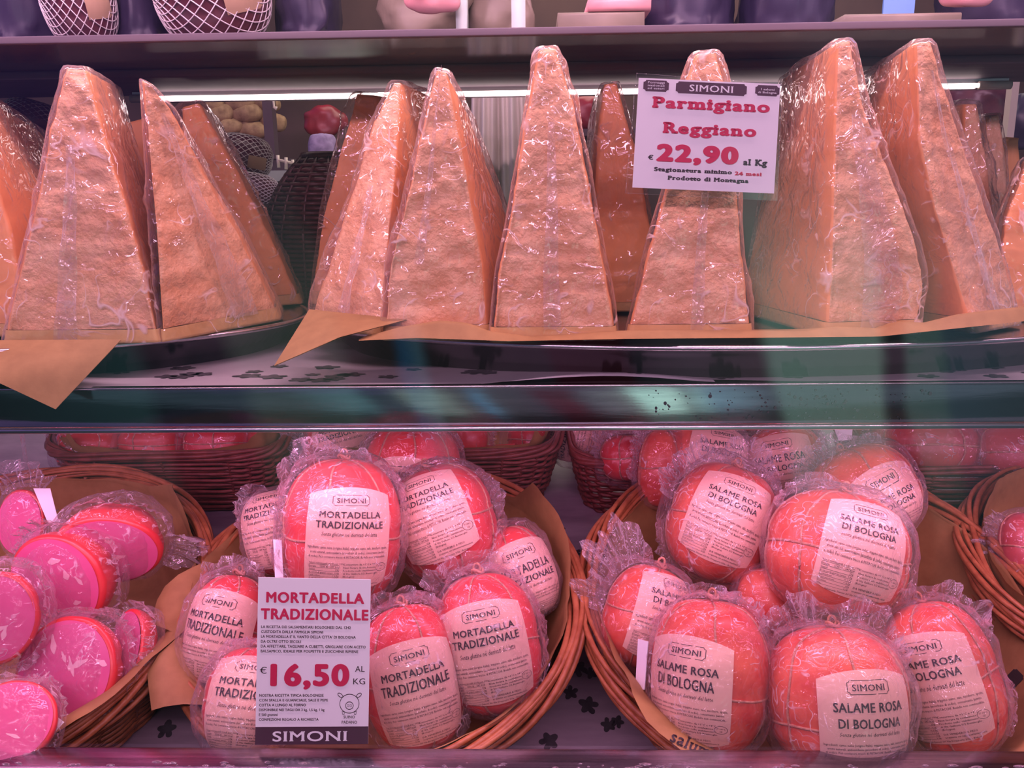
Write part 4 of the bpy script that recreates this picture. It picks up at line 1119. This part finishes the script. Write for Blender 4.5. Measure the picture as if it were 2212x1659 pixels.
gD = 'dark baskets along the back of the deck'
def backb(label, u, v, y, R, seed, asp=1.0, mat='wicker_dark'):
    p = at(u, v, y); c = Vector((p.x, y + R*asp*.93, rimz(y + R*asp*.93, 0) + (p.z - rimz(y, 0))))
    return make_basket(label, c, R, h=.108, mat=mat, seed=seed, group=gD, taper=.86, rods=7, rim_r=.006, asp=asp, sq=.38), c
(_, fb1), cb1 = backb('long dark basket at the back left, behind the cut halves', 345, 992, 1.15, .172, 5, .62)
(_, fb2), cb2 = backb('dark back basket half hidden behind the labelled mortadella', 930, 988, 1.15, .180, 6, .6)
(_, fb3), cb3 = backb('dark back basket between the two heaped front baskets', 1508, 1010, 1.15, .172, 7, .6)
(_, fb4), cb4 = backb('dark back basket at the right, holding large dark sausages', 2190, 1022, 1.14, .190, 8, .6)
make_liner('kraft liner inside the long dark basket at the back left', fb1, .172, [(0,.005,.3),(90,.01,.3),(200,.005,.2),(232,.02,.1),(238,.034,.0),(244,.01,.2),(270,.004,.2),(300,.012,.1),(312,.026,.1),(330,.03,.1),(345,.01,.2)], seed=6, group=gL, taper=.86, asp=.62, h=.1, sq=.38)
make_liner('kraft liner inside the half hidden dark back basket', fb2, .180, [(0,.005,.2),(90,.005,.3),(200,.004,.2),(270,.004,.2),(308,.006,.2),(318,.024,.0),(326,.006,.2)], seed=7, group=gL, taper=.86, asp=.6, h=.1, sq=.38)

# ------------------------------------------------------------------ mortadella with labels
gm = 'labelled mortadella in the middle basket'
S = lambda label, *a, **kw: make_sausage('mortadella', label, 'm', *a, group=gm, **kw)
S('upright mortadella standing behind the price card, its label facing forward', 738, 1150, 128, 158, .115, roll=0, tilt=8, lab=((754,1146), -2), seed=1, fins=((70,175,.030,.010),(20,62,.014,.006),(184,230,.012,.005)), tails=((120,.10,.35),))
S('mortadella leaning right of the upright one, label tilted uphill', 958, 1128, 112, 122, .075, roll=18, lab=((925,1105), 21), seed=2, fins=((-10,40,.018,.008),(85,150,.012,.006)), tails=((15,.12,.3),))
S('mortadella standing at the back, string knot on top, label half hidden', 893, 1012, 106, 94, .05, lab=((868,1078), -3), seed=3, strings=8, fins=((20,160,.010,.006),), lobes=.07)
S('narrow mortadella tucked against the tall paper flap, label sliding down', 1122, 1235, 74, 98, .02, roll=22, lab=((1150,1268), 22), seed=4, fins=((60,130,.010,.005),))
S('front mortadella right beside the price card', 893, 1462, 110, 152, .02, roll=12, tilt=10, lab=((902,1490), 15), seed=5, fins=((30,165,.024,.010),(-60,20,.008,.004)), tails=((80,.06,.5),))
S('mortadella right of the front one, against the right rim of its basket', 1056, 1388, 112, 148, .03, roll=10, tilt=8, lab=((1053,1402), 12), seed=6, fins=((40,178,.028,.011),(-40,30,.01,.005)), tails=((100,.06,.5),))
S('mortadella at the left rim of the middle basket, label curling away', 492, 1362, 84, 118, .02, roll=-6, lab=((452,1386), -12), seed=7, fins=((60,140,.026,.009),), tails=((90,.12,.35),))
S('low mortadella partly covered by the left edge of the price card', 540, 1515, 96, 108, .03, roll=-4, lab=((535,1535), -6), seed=8, fins=((50,130,.012,.006),))
S('mortadella peeking out left of the upright one, label turned sideways', 600, 1150, 72, 90, .04, roll=14, lab=((582,1130), 14), seed=9, fins=((90,170,.02,.008),), knot=False)
# ------------------------------------------------------------------ pink salami
gs = 'labelled pink salami in the right basket'
S = lambda label, *a, **kw: make_sausage('pink_salami', label, 's', *a, group=gs, **kw)
S('pink salami whose label tips clockwise, upper left of the heap', 1556, 1128, 114, 124, .06, roll=-18, lab=((1574,1112), -24), seed=21, fins=((40,175,.040,.013),(190,250,.014,.006)), tails=((110,.14,.4),))
S('large pink salami lying upper right, its label creased across', 1806, 1192, 150, 130, .095, roll=-12, lab=((1868,1178), -17), seed=22, strings=7, fins=((60,150,.018,.008),(-50,-10,.014,.007)))
S('pink salami behind the large creased-label one, label tilted uphill', 1868, 1068, 112, 100, .055, roll=24, lab=((1934,1102), 28), seed=23, fins=((50,170,.030,.012),), tails=((120,.2,.35),))
S('pink salami topping the heap at the back under the shelf edge', 1520, 985, 92, 72, .035, roll=-8, lab=((1556,1002), -12), seed=24, fins=((70,170,.02,.01),))
S('pink salami topping the heap right of the rearmost one, label half veiled', 1692, 990, 84, 70, .03, roll=12, lab=((1690,1026), 10), seed=25, fins=((10,100,.022,.010),))
S('pink salami at the left rim of its basket, with a wide glare stripe', 1392, 1330, 88, 108, .015, roll=-20, lab=((1452,1334), -18), seed=26, strings=4, fins=((95,190,.060,.014),), tails=((140,.15,.4),))
S('front left pink salami, knot on top and label fully legible', 1532, 1458, 128, 160, .035, roll=-6, tilt=10, lab=((1480,1484), -7), seed=27, strings=5, fins=((40,150,.022,.010),), eq=(-.12,), tails=((95,.05,.5),))
S('front middle pink salami pressed on the sill, label in shadow', 1808, 1510, 148, 152, .04, roll=-3, tilt=12, lab=((1866,1556), -3), seed=28, strings=6, fins=((25,165,.034,.012),), eq=(-.2,), tails=((150,.06,.4),))
S('front right pink salami, label tilted uphill beside the bare kraft paper', 2036, 1462, 114, 158, .03, roll=9, tilt=8, lab=((2014,1478), 10), seed=29, strings=5, fins=((20,120,.030,.011),(-50,0,.012,.006)), tails=((60,.08,.5),))
make_sausage('pink_salami', 'small bare salami end deep in the gap of the salami heap', 's', 1612, 1238, 66, 62, .0, seed=30, strings=0, knot=False, group=gs)
make_sausage('pink_salami', 'small round salami low in the middle of the heap, unlabelled', 's', 1655, 1295, 62, 66, .02, seed=31, strings=0, knot=False, group=gs)
make_sausage('pink_salami', 'narrow salami hanging over at the upper left back of the heap', 's', 1424, 1012, 46, 82, .03, roll=-6, seed=32, strings=3, group=gs, fins=((80,200,.02,.009),))
# ------------------------------------------------------------------ cut halves on the left
make_half('cut half at the top of the left basket, face turned down, folded skin above', 232, 1192, 112, .075, -.18, -.62, 41, fins=((10,120,.012,.005),(-35,10,.055,.012)), asp=.80, specks=8)
make_half('cut half just below the top one, red skin at its upper right', 118, 1262, 116, .065, -.58, -.36, 42, fins=((0,359,.014,.006),), asp=.95, specks=6)
make_half('cut half at the left edge with a broad pink face', -8, 1335, 84, .10, -.30, -.15, 43, fins=((0,359,.014,.006),), asp=1.2, specks=4)
make_half('large front cut half with white fat spots', 138, 1452, 112, .035, -.50, -.05, 44, fins=((-70,110,.016,.007),), asp=1.05, specks=9)
make_half('cut half on its side at the right of the left basket', 268, 1400, 62, .02, -.85, .05, 45, fins=((0,359,.010,.005),), asp=1.35, specks=2)
make_half('cut half at the bottom left corner beside the white tag', 20, 1560, 92, .07, -.2, .25, 46, fins=((0,359,.010,.005),), asp=1.0, specks=3)
make_half('small wrapped half at the upper left edge, bag ends sticking up', 42, 1130, 52, .06, -.5, -.1, 47, fins=((40,130,.035,.010),(-60,20,.02,.01)), asp=1.4, specks=0)
# white paper tags and cards among the meat
sheet('white_tag', 'blank white tag standing at the upper left edge', [at(72,1055,.965), at(108,1055,.965), at(127,1130,.955), at(105,1133,.955)], 'white', 'tag', 4, 4)
sheet('white_tag', 'curled white tag at the lower left by the sill', [at(97,1528,.735), at(138,1560,.725), at(88,1618,.715), at(80,1618,.72)], 'white', 'tag', 6, 6, bulge=(.004,-.004,0))
sheet('white_tag', 'narrow white tag with sideways print left of the upright mortadella', [at(590,1165,.845), at(608,1167,.845), at(612,1247,.83), at(594,1247,.83)], 'white', 'tag', 4, 6)
sheet('white_tag', 'white tag tucked behind the front left salami label', [at(1378,1380,.80), at(1400,1386,.79), at(1392,1490,.775), at(1372,1488,.785)], 'white', 'tag', 4, 6)
wc = sheet('white_card', 'small printed white card at the back above the salami heap', [at(1800,920,1.16), at(1842,922,1.16), at(1840,950,1.15), at(1812,952,1.15)], 'white', 'card', 4, 4)
wc2 = sheet('white_card', 'small printed white card at the right edge behind the dark basket', [at(2184,1013,1.17), at(2230,1005,1.17), at(2235,1026,1.165), at(2196,1032,1.165)], 'white', 'card', 4, 4)
# ------------------------------------------------------------------ back baskets' contents
gb = 'wrapped sausages in the back baskets'
def back(label, u, v, a, b, k, seed, **kw):
    kw.setdefault('strings', 5); kw.setdefault('knot', False)
    return make_sausage('wrapped_sausage', label, 'm', u, v, a, b, k, seed=seed, group=gb, **kw)
back('wrapped sausage at the left end of the long dark basket', 195, 968, 72, 50, -.02, 61, fins=((60,170,.03,.010),(5,50,.016,.006)), loose=1.5)
back('wrapped sausage second in the long dark basket, cord across it', 335, 962, 76, 52, -.025, 62, fins=((10,150,.026,.010),), loose=1.5)
back('wrapped sausage third in the long dark basket, glare on its bag', 478, 958, 78, 52, -.022, 63, fins=((10,170,.020,.009),), loose=1.4)
back('wrapped sausage lying at the right end of the long dark basket', 588, 955, 60, 48, -.03, 64, fins=((30,160,.022,.009),))
back('labelled mortadella lying at the back left of the upright one', 742, 962, 86, 62, -.01, 65, roll=14, lab=((742,958), 16), fins=((100,190,.03,.010),(10,80,.014,.007)))
back('bare red sausage right of the knotted one at the back', 1012, 948, 44, 44, -.02, 66, strings=0, fins=((-40,60,.014,.007),))
back('red sausage standing in the back basket, left of two', 1150, 950, 54, 46, -.045, 67, strings=4)
back('red sausage in the back basket with its label turned sideways', 1250, 948, 62, 50, -.035, 68, strings=3, lab=((1238,952), 76))
back('crumpled clear bag of sausage in the dark basket between the heaps', 1352, 990, 56, 50, -.005, 69, fins=((10,180,.030,.012),), loose=1.6)
back('large dark string-tied sausage at the back right', 1995, 962, 112, 66, -.01, 70, mat='dark_skin', strings=4, fins=((150,220,.016,.007),))
back('large dark sausage cut off by the right edge at the back', 2190, 978, 100, 64, .0, 71, mat='dark_skin', strings=5)
back('dark sausage hidden behind the salami heap near the small white card', 1868, 950, 50, 44, -.05, 72, mat='dark_skin', strings=4)
back('wrapped sausage in the basket at the right edge', 2215, 1180, 50, 70, .02, 73, strings=4, fins=((120,230,.03,.012),), mat='dark_skin')
sheet('meat_slice', 'flat red slice lying on the rim of the half hidden back basket', [at(1052,962,1.22), at(1112,958,1.22), at(1114,982,1.185), at(1050,978,1.185)], 'skin', 'meat', 8, 5, thick=.006, bulge=(0,0,.002), group=None)
tag(mesh_obj('steel_rail', *cat_mesh([tube([(X0, 1.60, z), (X1, 1.60, z)], .004, 8) for z in (CZ-.43, )]), M['metal']), 'bright steel rail along the back wall of the lower deck', 'rail')
tag(mesh_obj('clear_bracket', *box(-.62, at(50, 950, 1.0).x, 1.0, 1.004, CZ-.325, CZ-.19), M['bag'], smooth=False), 'clear plastic bracket hanging below the shelf at the left edge', 'bracket')

# prints on the kraft paper
k = Flip(425, 1303, 22, 30.0); k.ring([(-.5,-.28),(.5,-.28),(.5,.28),(-.5,.28)], .07)
for q_ in (-.3, 0, .3): k.poly([(q_-.1,-.2),(q_+.1,-.2),(q_+.06,.24),(q_-.08,.22)])
k.rect(-.55, .35, -.42, -.37); k.rect(-.4, .3, -.55, -.50)
print_on(lm, k, 'ink')
k = Flip(1446, 1600, -24, 30.0); k.text('salumi', 0, 3.4, 0, .9, bold=.02, serif=.04); print_on(lsal, k, 'ink')
k = Flip(2188, 1468, 45, 44.0); pl_ = k.plaque(-.5, .5, -.34, .34, .1); k.poly(pl_); print_on(lsal, k, 'ink')

# ------------------------------------------------------------------ things behind the cheese
zs_ = CZ - .1785
# black basket leaning behind the gap between the trays
bc = at(662, 480, 1.22)
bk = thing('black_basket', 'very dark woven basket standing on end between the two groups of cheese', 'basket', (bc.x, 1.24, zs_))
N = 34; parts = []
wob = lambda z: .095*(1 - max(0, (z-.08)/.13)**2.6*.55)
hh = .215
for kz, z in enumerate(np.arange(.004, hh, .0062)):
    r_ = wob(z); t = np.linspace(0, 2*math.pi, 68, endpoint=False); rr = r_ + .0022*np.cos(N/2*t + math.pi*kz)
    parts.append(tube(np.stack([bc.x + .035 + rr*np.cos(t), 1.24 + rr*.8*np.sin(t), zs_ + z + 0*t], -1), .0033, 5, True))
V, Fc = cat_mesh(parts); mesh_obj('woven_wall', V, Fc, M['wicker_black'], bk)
parts = []
for j in range(N//2):
    a = 2*math.pi*j/(N//2); z = np.linspace(0, hh, 14)
    rr = np.array([wob(q_) for q_ in z]) + .0028
    parts.append(tube(np.stack([bc.x + .035 + rr*math.cos(a), 1.24 + rr*.8*math.sin(a), zs_ + z], -1), .0022, 5))
V, Fc = cat_mesh(parts); mesh_obj('stakes', V, Fc, M['wicker_black'], bk)
t = np.linspace(0, 2*math.pi, 60, endpoint=False)
mesh_obj('rim', *tube(np.stack([bc.x + .035 + wob(hh)*np.cos(t), 1.24 + wob(hh)*.8*np.sin(t), zs_ + hh + 0*t], -1), .006, 7, True), M['wicker_black'], bk)
V, Fc = lathe([(.001, hh-.004), (wob(hh)-.001, hh-.003)], 40, 1, .8, (bc.x + .035, 1.24, zs_)); mesh_obj('lid', V, Fc, M['wicker_black'], bk)
# riser and netted hams
pr1 = at(300, 440, 1.30); pr2 = at(600, 440, 1.30)
struct('trim_riser', [box(pr1.x, pr2.x, 1.245, 1.36, zs_, at(450, 440, 1.30).z)], 'dark')
def netted_ham(label, u, v, a, b, y, roll, seed, lab=True, group='netted hams'):
    P = at(u, v, y); D = depth(P); A, B = a*D/F, b*D/F; fr = Frame(P, roll)
    sh = Shape(A, B, B*1.1, 0, seed, 0, (), p=.62, q=.9)
    root = thing('netted_ham', label, 'ham', (P.x, P.y, P.z - B), group)
    th = np.linspace(-math.pi/2+.01, math.pi/2-.01, 28)[:,None]; ph = np.linspace(0, 2*math.pi, 56, endpoint=False)[None]
    G, _ = sh.pt(ph, th); mesh_obj('body', fr.w(G), gridfaces(28, 56, True), M['ham'], root)
    parts = []
    nn = 26
    for j in range(nn):
        for sgn in (1, -1):
            # threads wind round the long (x) axis
            t = np.linspace(-1.25, 1.25, 30); an = 2*math.pi*j/nn + sgn*t*1.1; cx = t/1.25*1.42
            D_ = np.stack([A*np.sin(cx), -B*1.1*np.cos(cx)*np.cos(an), B*np.cos(cx)*np.sin(an)], -1)
            lo_, hi_ = np.zeros(30), np.full(30, 2.0)
            for _ in range(22):
                m_ = (lo_+hi_)/2; Q = D_*m_[:,None]
                f_ = np.hypot(Q[:,0]/A, Q[:,1]/(B*1.1))**(2/.62) + np.abs(Q[:,2]/B)**(2/.9)
                lo_ = np.where(f_ < 1, m_, lo_); hi_ = np.where(f_ < 1, hi_, m_)
            parts.append(tube(fr.w(D_*(m_*1.012)[:,None]), .0006*max(1, A/.05), 4))
    V, Fc = cat_mesh(parts); mesh_obj('netting', V, Fc, M['netting'], root)
    if lab:
        g = []
        for z in np.linspace(-.45, .12, 8):
            g.append([(x*A, -B*1.1*math.sqrt(max(0, 1 - abs(x)**2.2 - z*z))*1.03 - .002, z*B) for x in np.linspace(.15, .78, 10)])
        g = np.array(g); mesh_obj('paper_label', fr.w(g), gridfaces(8, 10), M['tanlabel'], root)
    return root
netted_ham('small netted ham with a tan label beside the black basket', 527, 338, 60, 46, 1.30, -12, 81)
netted_ham('netted ham lying just below the labelled one behind the cheese', 545, 408, 58, 34, 1.27, -10, 82, lab=False)
netted_ham('dark wrapped ham in the gap at the far left behind the cheese', 75, 262, 66, 42, 1.30, -18, 83, lab=False)
struct('trim_riser_far', [box(at(-40,310,1.32).x, at(235,310,1.32).x, 1.25, 1.38, zs_, at(80,303,1.32).z)], 'dark')
# back wall, its shelves, loaves and hanging cloth
wy = 2.45
struct('wall_back', [box(-2.2, 2.6, wy, wy+.05, CZ-1.45, CZ+1.3)], 'brownwall')
struct('floor_back_room', [box(-2.2, 2.6, .6, wy, CZ-1.47, CZ-1.45)], 'dark')
zsh = at(540, 345, 1.95).z
ct = thing('bread_shelf', 'dark back shelf holding the pile of loaves', 'shelf', (at(560,345,1.95).x, 2.1, zsh-.03))
mesh_obj('board', *box(at(250,345,1.95).x, at(640,345,1.95).x, 1.9, 2.4, zsh-.03, zsh), M['dark'], ct, smooth=False)
mesh_obj('post', *box(at(578,345,1.9).x, at(598,345,1.9).x, 1.89, 1.92, zsh-.0, zsh+.4), M['dark'], ct, smooth=False)
mesh_obj('hook', *tube([at(590,218,1.88), at(592,232,1.88), at(596,236,1.88), at(597,230,1.88)], .003, 6), M['hook'], ct)
rnd = random.Random(2)
for i, (u, v, rw, txt) in enumerate(((470,248,32,'left of the middle row'),(535,246,30,'right of the middle row'),(588,262,26,'at the end beside the post'),(455,226,26,'topmost, left'),(520,222,30,'topmost, in the middle'),(575,224,26,'topmost, beside the post'),(490,276,34,'left of the third row'),(545,280,30,'right of the third row'),(470,306,32,'lowest, left'),(530,314,32,'lowest, above the netted ham'))):
    P = at(u, v, 2.02 + .02*(i % 3)); D = depth(P); fr = Frame(P, rnd.uniform(-14, 14)); s_ = Shape(rw*1.15*D/F, 19*D/F, .03, 0, 90+i, 0, (), p=.7, q=.8)
    th = np.linspace(-1.56, 1.56, 18)[:,None]; ph = np.linspace(0, 2*math.pi, 32, endpoint=False)[None]; G, n = s_.pt(ph, th); G = G + n*(fbm(G*60 + i, 3, i)*.004)[...,None]
    tag(mesh_obj('bread_loaf', fr.w(G), gridfaces(18, 32, True), M['loaf']), 'rough tan loaf in the pile behind the cheese, ' + txt, 'loaf', 'loaves on the back shelf')
# pale counter with a small rack and a lilac checked cloth
pz = at(660, 368, 1.75).z
ctr = thing('pale_counter', 'pale green back counter just above the black basket', 'counter', (at(660,368,1.75).x, 1.85, CZ-1.45))
mesh_obj('worktop', *box(at(585,368,1.75).x, at(790,368,1.75).x, 1.72, 2.1, pz-.02, pz), M['greenctr'], ctr, smooth=False)
mesh_obj('cabinet', *box(at(595,368,1.75).x, at(780,368,1.75).x, 1.76, 2.08, CZ-1.45, pz-.02), M['dark'], ctr, smooth=False)
parts = [tube([at(600,335,1.74), at(602,362,1.74)], .0035, 6), tube([at(618,340,1.74), at(618,366,1.74)], .0035, 6), tube([at(598,345,1.74), at(632,352,1.74)], .003, 6), tube([at(632,345,1.74), at(634,366,1.74)], .003, 6)]
V, Fc = cat_mesh(parts); tag(mesh_obj('wire_rack', V, Fc, M['hook']), 'small dull wire rack on the pale green counter', 'rack')
def blob(name, label, cat, u, v, a, b, y, mat, seed, roll=0, amp=.012, group=None, d=.6):
    P = at(u, v, y); D = depth(P); fr = Frame(P, roll); s_ = Shape(a*D/F, b*D/F, min(a, b)*D/F*d, 0, seed, 0, (), p=.6, q=.7)
    th = np.linspace(-1.56, 1.56, 24)[:,None]; ph = np.linspace(0, 2*math.pi, 44, endpoint=False)[None]; G, n = s_.pt(ph, th)
    G = G + n*(fbm(G*22 + seed, 3, seed)*amp)[...,None]
    return tag(mesh_obj(name, fr.w(G), gridfaces(24, 44, True), M[mat]), label, cat, group)
blob('folded_cloth', 'lilac checked cloth heaped on the pale back counter', 'cloth', 698, 322, 30, 34, 1.80, 'lilac', 101)
blob('red_pack', 'dark red package on the back wall left of the hanging cloth', 'package', 700, 262, 46, 30, 2.2, 'redpack', 102)
blob('red_pack', 'bright red package behind the slim wedge tip', 'package', 1262, 246, 34, 34, 1.7, 'redpack', 103)
rs = thing('goods_shelf', 'thin dark wall shelf carrying the bright red package', 'shelf', (at(1262,280,1.7).x, 1.72, at(1262,280,1.7).z))
mesh_obj('board', *box(at(1190,281,1.7).x, at(1480,281,1.7).x, 1.66, 2.44, at(1262,281,1.7).z-.012, at(1262,281,1.7).z), M['dark'], rs, smooth=False)
# hanging white cloth with folds
G = []
ctop, cl, crr = at(1085, 205, 1.62), at(1020, 205, 1.62).x, at(1150, 205, 1.62).x
for j in range(26):
    t_ = j/25; row = []
    for i in range(60):
        s_ = i/59; x = cl + (crr-cl)*s_ + .03*t_*(s_-.5)
        row.append((x, 1.62 + .016*math.sin(s_*17 + t_*1.5)*(.4+t_) + .01*math.sin(s_*41 + 3), ctop.z + .03 - t_*.34))
    G.append(row)
G = np.array(G); n = gridnormals(G, False); V = np.vstack([G.reshape(-1,3), (G+n*.002).reshape(-1,3)]); f = gridfaces(26, 60).tolist()
cr_ = thing('hanging_cloth', 'cream white cloth hanging in folds behind the second and third wedges', 'cloth', (ctop.x, 1.62, ctop.z-.31))
mesh_obj('fabric', V, f + [[a + 26*60 for a in q_[::-1]] for q_ in f], M['cloth'], cr_)
mesh_obj('rod', *tube([(cl-.3, 1.63, ctop.z+.035), (crr+.4, 1.63, ctop.z+.035)], .006, 8), M['hook'], cr_)
# right-hand background: rack with dark goods
zr_ = at(2120, 330, 1.7).z
rk = thing('goods_rack', 'brown rack at the right edge behind the small wedges', 'rack', (at(2120,330,1.7).x, 1.8, CZ-1.45))
mesh_obj('board', *box(at(2010,330,1.7).x, at(2300,330,1.7).x, 1.7, 2.0, zr_-.02, zr_), M['brownwall'], rk, smooth=False)
mesh_obj('post', *box(at(2165,330,1.7).x, at(2180,330,1.7).x, 1.69, 1.71, CZ-1.45, zr_+.25), M['hook'], rk, smooth=False)
blob('dark_pack', 'dark brown package on the rack at the right edge', 'package', 2110, 225, 62, 48, 1.85, 'ham', 104, group='packs on the right rack')
blob('dark_pack', 'dark brown package low on the right rack, beside the post', 'package', 2205, 262, 26, 60, 1.82, 'purplebox', 105, group='packs on the right rack')

# ------------------------------------------------------------------ goods on the top shelf (only their feet show)
zt_ = CZ + .1397
def tb(u0, u1, y): return at(u0, 60, y).x, at(u1, 60, y).x
def pack(name, label, cat, u0, u1, y0, d, h, mat, group=None, bevel=.006):
    x0, x1 = tb(u0, u1, y0)
    if mat == 'purplebox':
        a_, b_, d_ = (x1-x0)/2, h/2, d/2; s_ = Shape(a_, b_, d_, 0, int(u0) % 50, 0, (), p=.32, q=.35)
        t1 = np.linspace(-1.565, 1.565, 40)[:,None]; p1 = np.linspace(0, 2*math.pi, 72, endpoint=False)[None]; G, n = s_.pt(p1, t1)
        G = G + n*((ridged(G*30 + u0, 3, 7)**2*.010 + fbm(G*14 + u0, 3, 3)*.008)[...,None]); G[...,2] = np.maximum(G[...,2], -b_)
        return tag(mesh_obj(name, G.reshape(-1,3) + [(x0+x1)/2, y0+d_, zt_+b_], gridfaces(40, 72, True), M[mat]), label, cat, group)
    V, Fc = box(x0, x1, y0, y0+d, zt_, zt_+h, bevel); V = np.array(V)
    return tag(mesh_obj(name, V, Fc, M[mat]), label, cat, group)
gt = 'packs along the top shelf'
def top_ham(label, u, a, y, b, roll, seed, tail=False):
    P = at(u, 40, y); D = depth(P); B = b; P.z = zt_ + B*1.04
    A = a*D/F; px_b = B*F/D
    fr_u = u
    r_ = netted_ham.__wrapped__ if hasattr(netted_ham, '__wrapped__') else None
    # same builder, placed by its resting height
    d_ = ray(u, 40); v_ = None
    lo, hi = -600, 80
    for _ in range(40):
        m_ = (lo+hi)/2
        if at(u, m_, y).z > P.z: lo = m_
        else: hi = m_
    return netted_ham(label, u, (lo+hi)/2, a, px_b, y, roll, seed, True, 'netted hams on the top shelf')
top_ham('netted ham with a tan label on the top shelf at the left', 455, 122, .99, .060, 10, 111)
top_ham('netted ham at the far left of the top shelf, foil glinting', 165, 76, .98, .055, 5, 112)
pack('violet_pack', 'dark violet pack on the top shelf left of the labelled netted ham', 'package', 235, 330, .985, .10, .12, 'purplebox', gt)
pack('violet_pack', 'dark violet pack at the left end of the top shelf', 'package', -60, 85, .985, .10, .14, 'purplebox', gt)
pack('violet_pack', 'wide dark violet pack right of the labelled netted ham', 'package', 585, 715, .985, .10, .14, 'purplebox', gt)
blob('paper_bag', 'beige paper bag standing on the top shelf above the second wedge', 'bag', 905, -20, 88, 105, 1.0, 'beigebag', 113, group=None, amp=.020, d=.5)
blob('paper_bag', 'beige paper bag on the top shelf right of the other beige bag', 'bag', 1080, -20, 82, 105, 1.02, 'beigebag', 114, group=None, amp=.020, d=.5)
blob('pink_pack', 'crinkled pink pack over the beige bag at the very top', 'package', 930, -12, 62, 40, .915, 'pinkpack', 115, amp=.01, d=.45)
pack('mint_reflection', 'pale mint block standing in for a bright reflection between the beige bags', 'package', 985, 1008, .93, .03, .05, 'mint', 'mint blocks standing in for reflections on the top shelf', .004)  # blocks put in place of two bright reflections
pack('mint_reflection', 'pale mint block standing in for a bright reflection right of the beige bags', 'package', 1105, 1135, .925, .03, .05, 'mint', 'mint blocks standing in for reflections on the top shelf', .004)
bx = thing('carton', 'brown carton with a pale tray on it above the tallest wedges', 'box', (tb(1290,1300,.93)[0], .98, zt_))
x0, x1 = tb(1205, 1392, .93); mesh_obj('box', *box(x0, x1, .93, 1.05, zt_+.004, zt_+.022, .003), M['beigebag'], bx); mesh_obj('foot', *box(x0-.005, x1-.012, .925, 1.05, zt_, zt_+.004, .001), M['tanlabel'], bx)
x0, x1 = tb(1270, 1405, .93); mesh_obj('tray', *box(x0, x1, .928, 1.04, zt_+.022, zt_+.034, .004), M['pinkpack'], bx)
pack('violet_pack', 'grey violet striped pack behind the price sign, on the top shelf', 'package', 1400, 1600, .99, .10, .12, 'purplebox', gt)
pack('violet_pack', 'dark violet pack on the top shelf above the largest wedge', 'package', 1625, 1820, .99, .10, .12, 'purplebox', gt)
pack('crate', 'flat grey crate under the blue sign on the top shelf', 'crate', 1825, 2075, .92, .12, .014, 'beigebag', None, .003)
sgb = thing('blue_sign', 'small blue sign standing on the crate at the top right', 'sign', (tb(1930,1930,.95)[0], .95, zt_+.014))
x0, x1 = tb(1905, 1972, .95); mesh_obj('panel', *box(x0, x1, .95, .953, zt_+.0145, zt_+.05), M['blue'], sgb, smooth=False)
blob('pink_pack', 'pink wrapped pack at the top right corner', 'package', 2090, -18, 50, 30, .93, 'pinkpack', 116, amp=.008, d=.5)
pack('violet_pack', 'dark violet pack at the right end of the top shelf', 'package', 2085, 2300, .99, .10, .14, 'purplebox', gt)
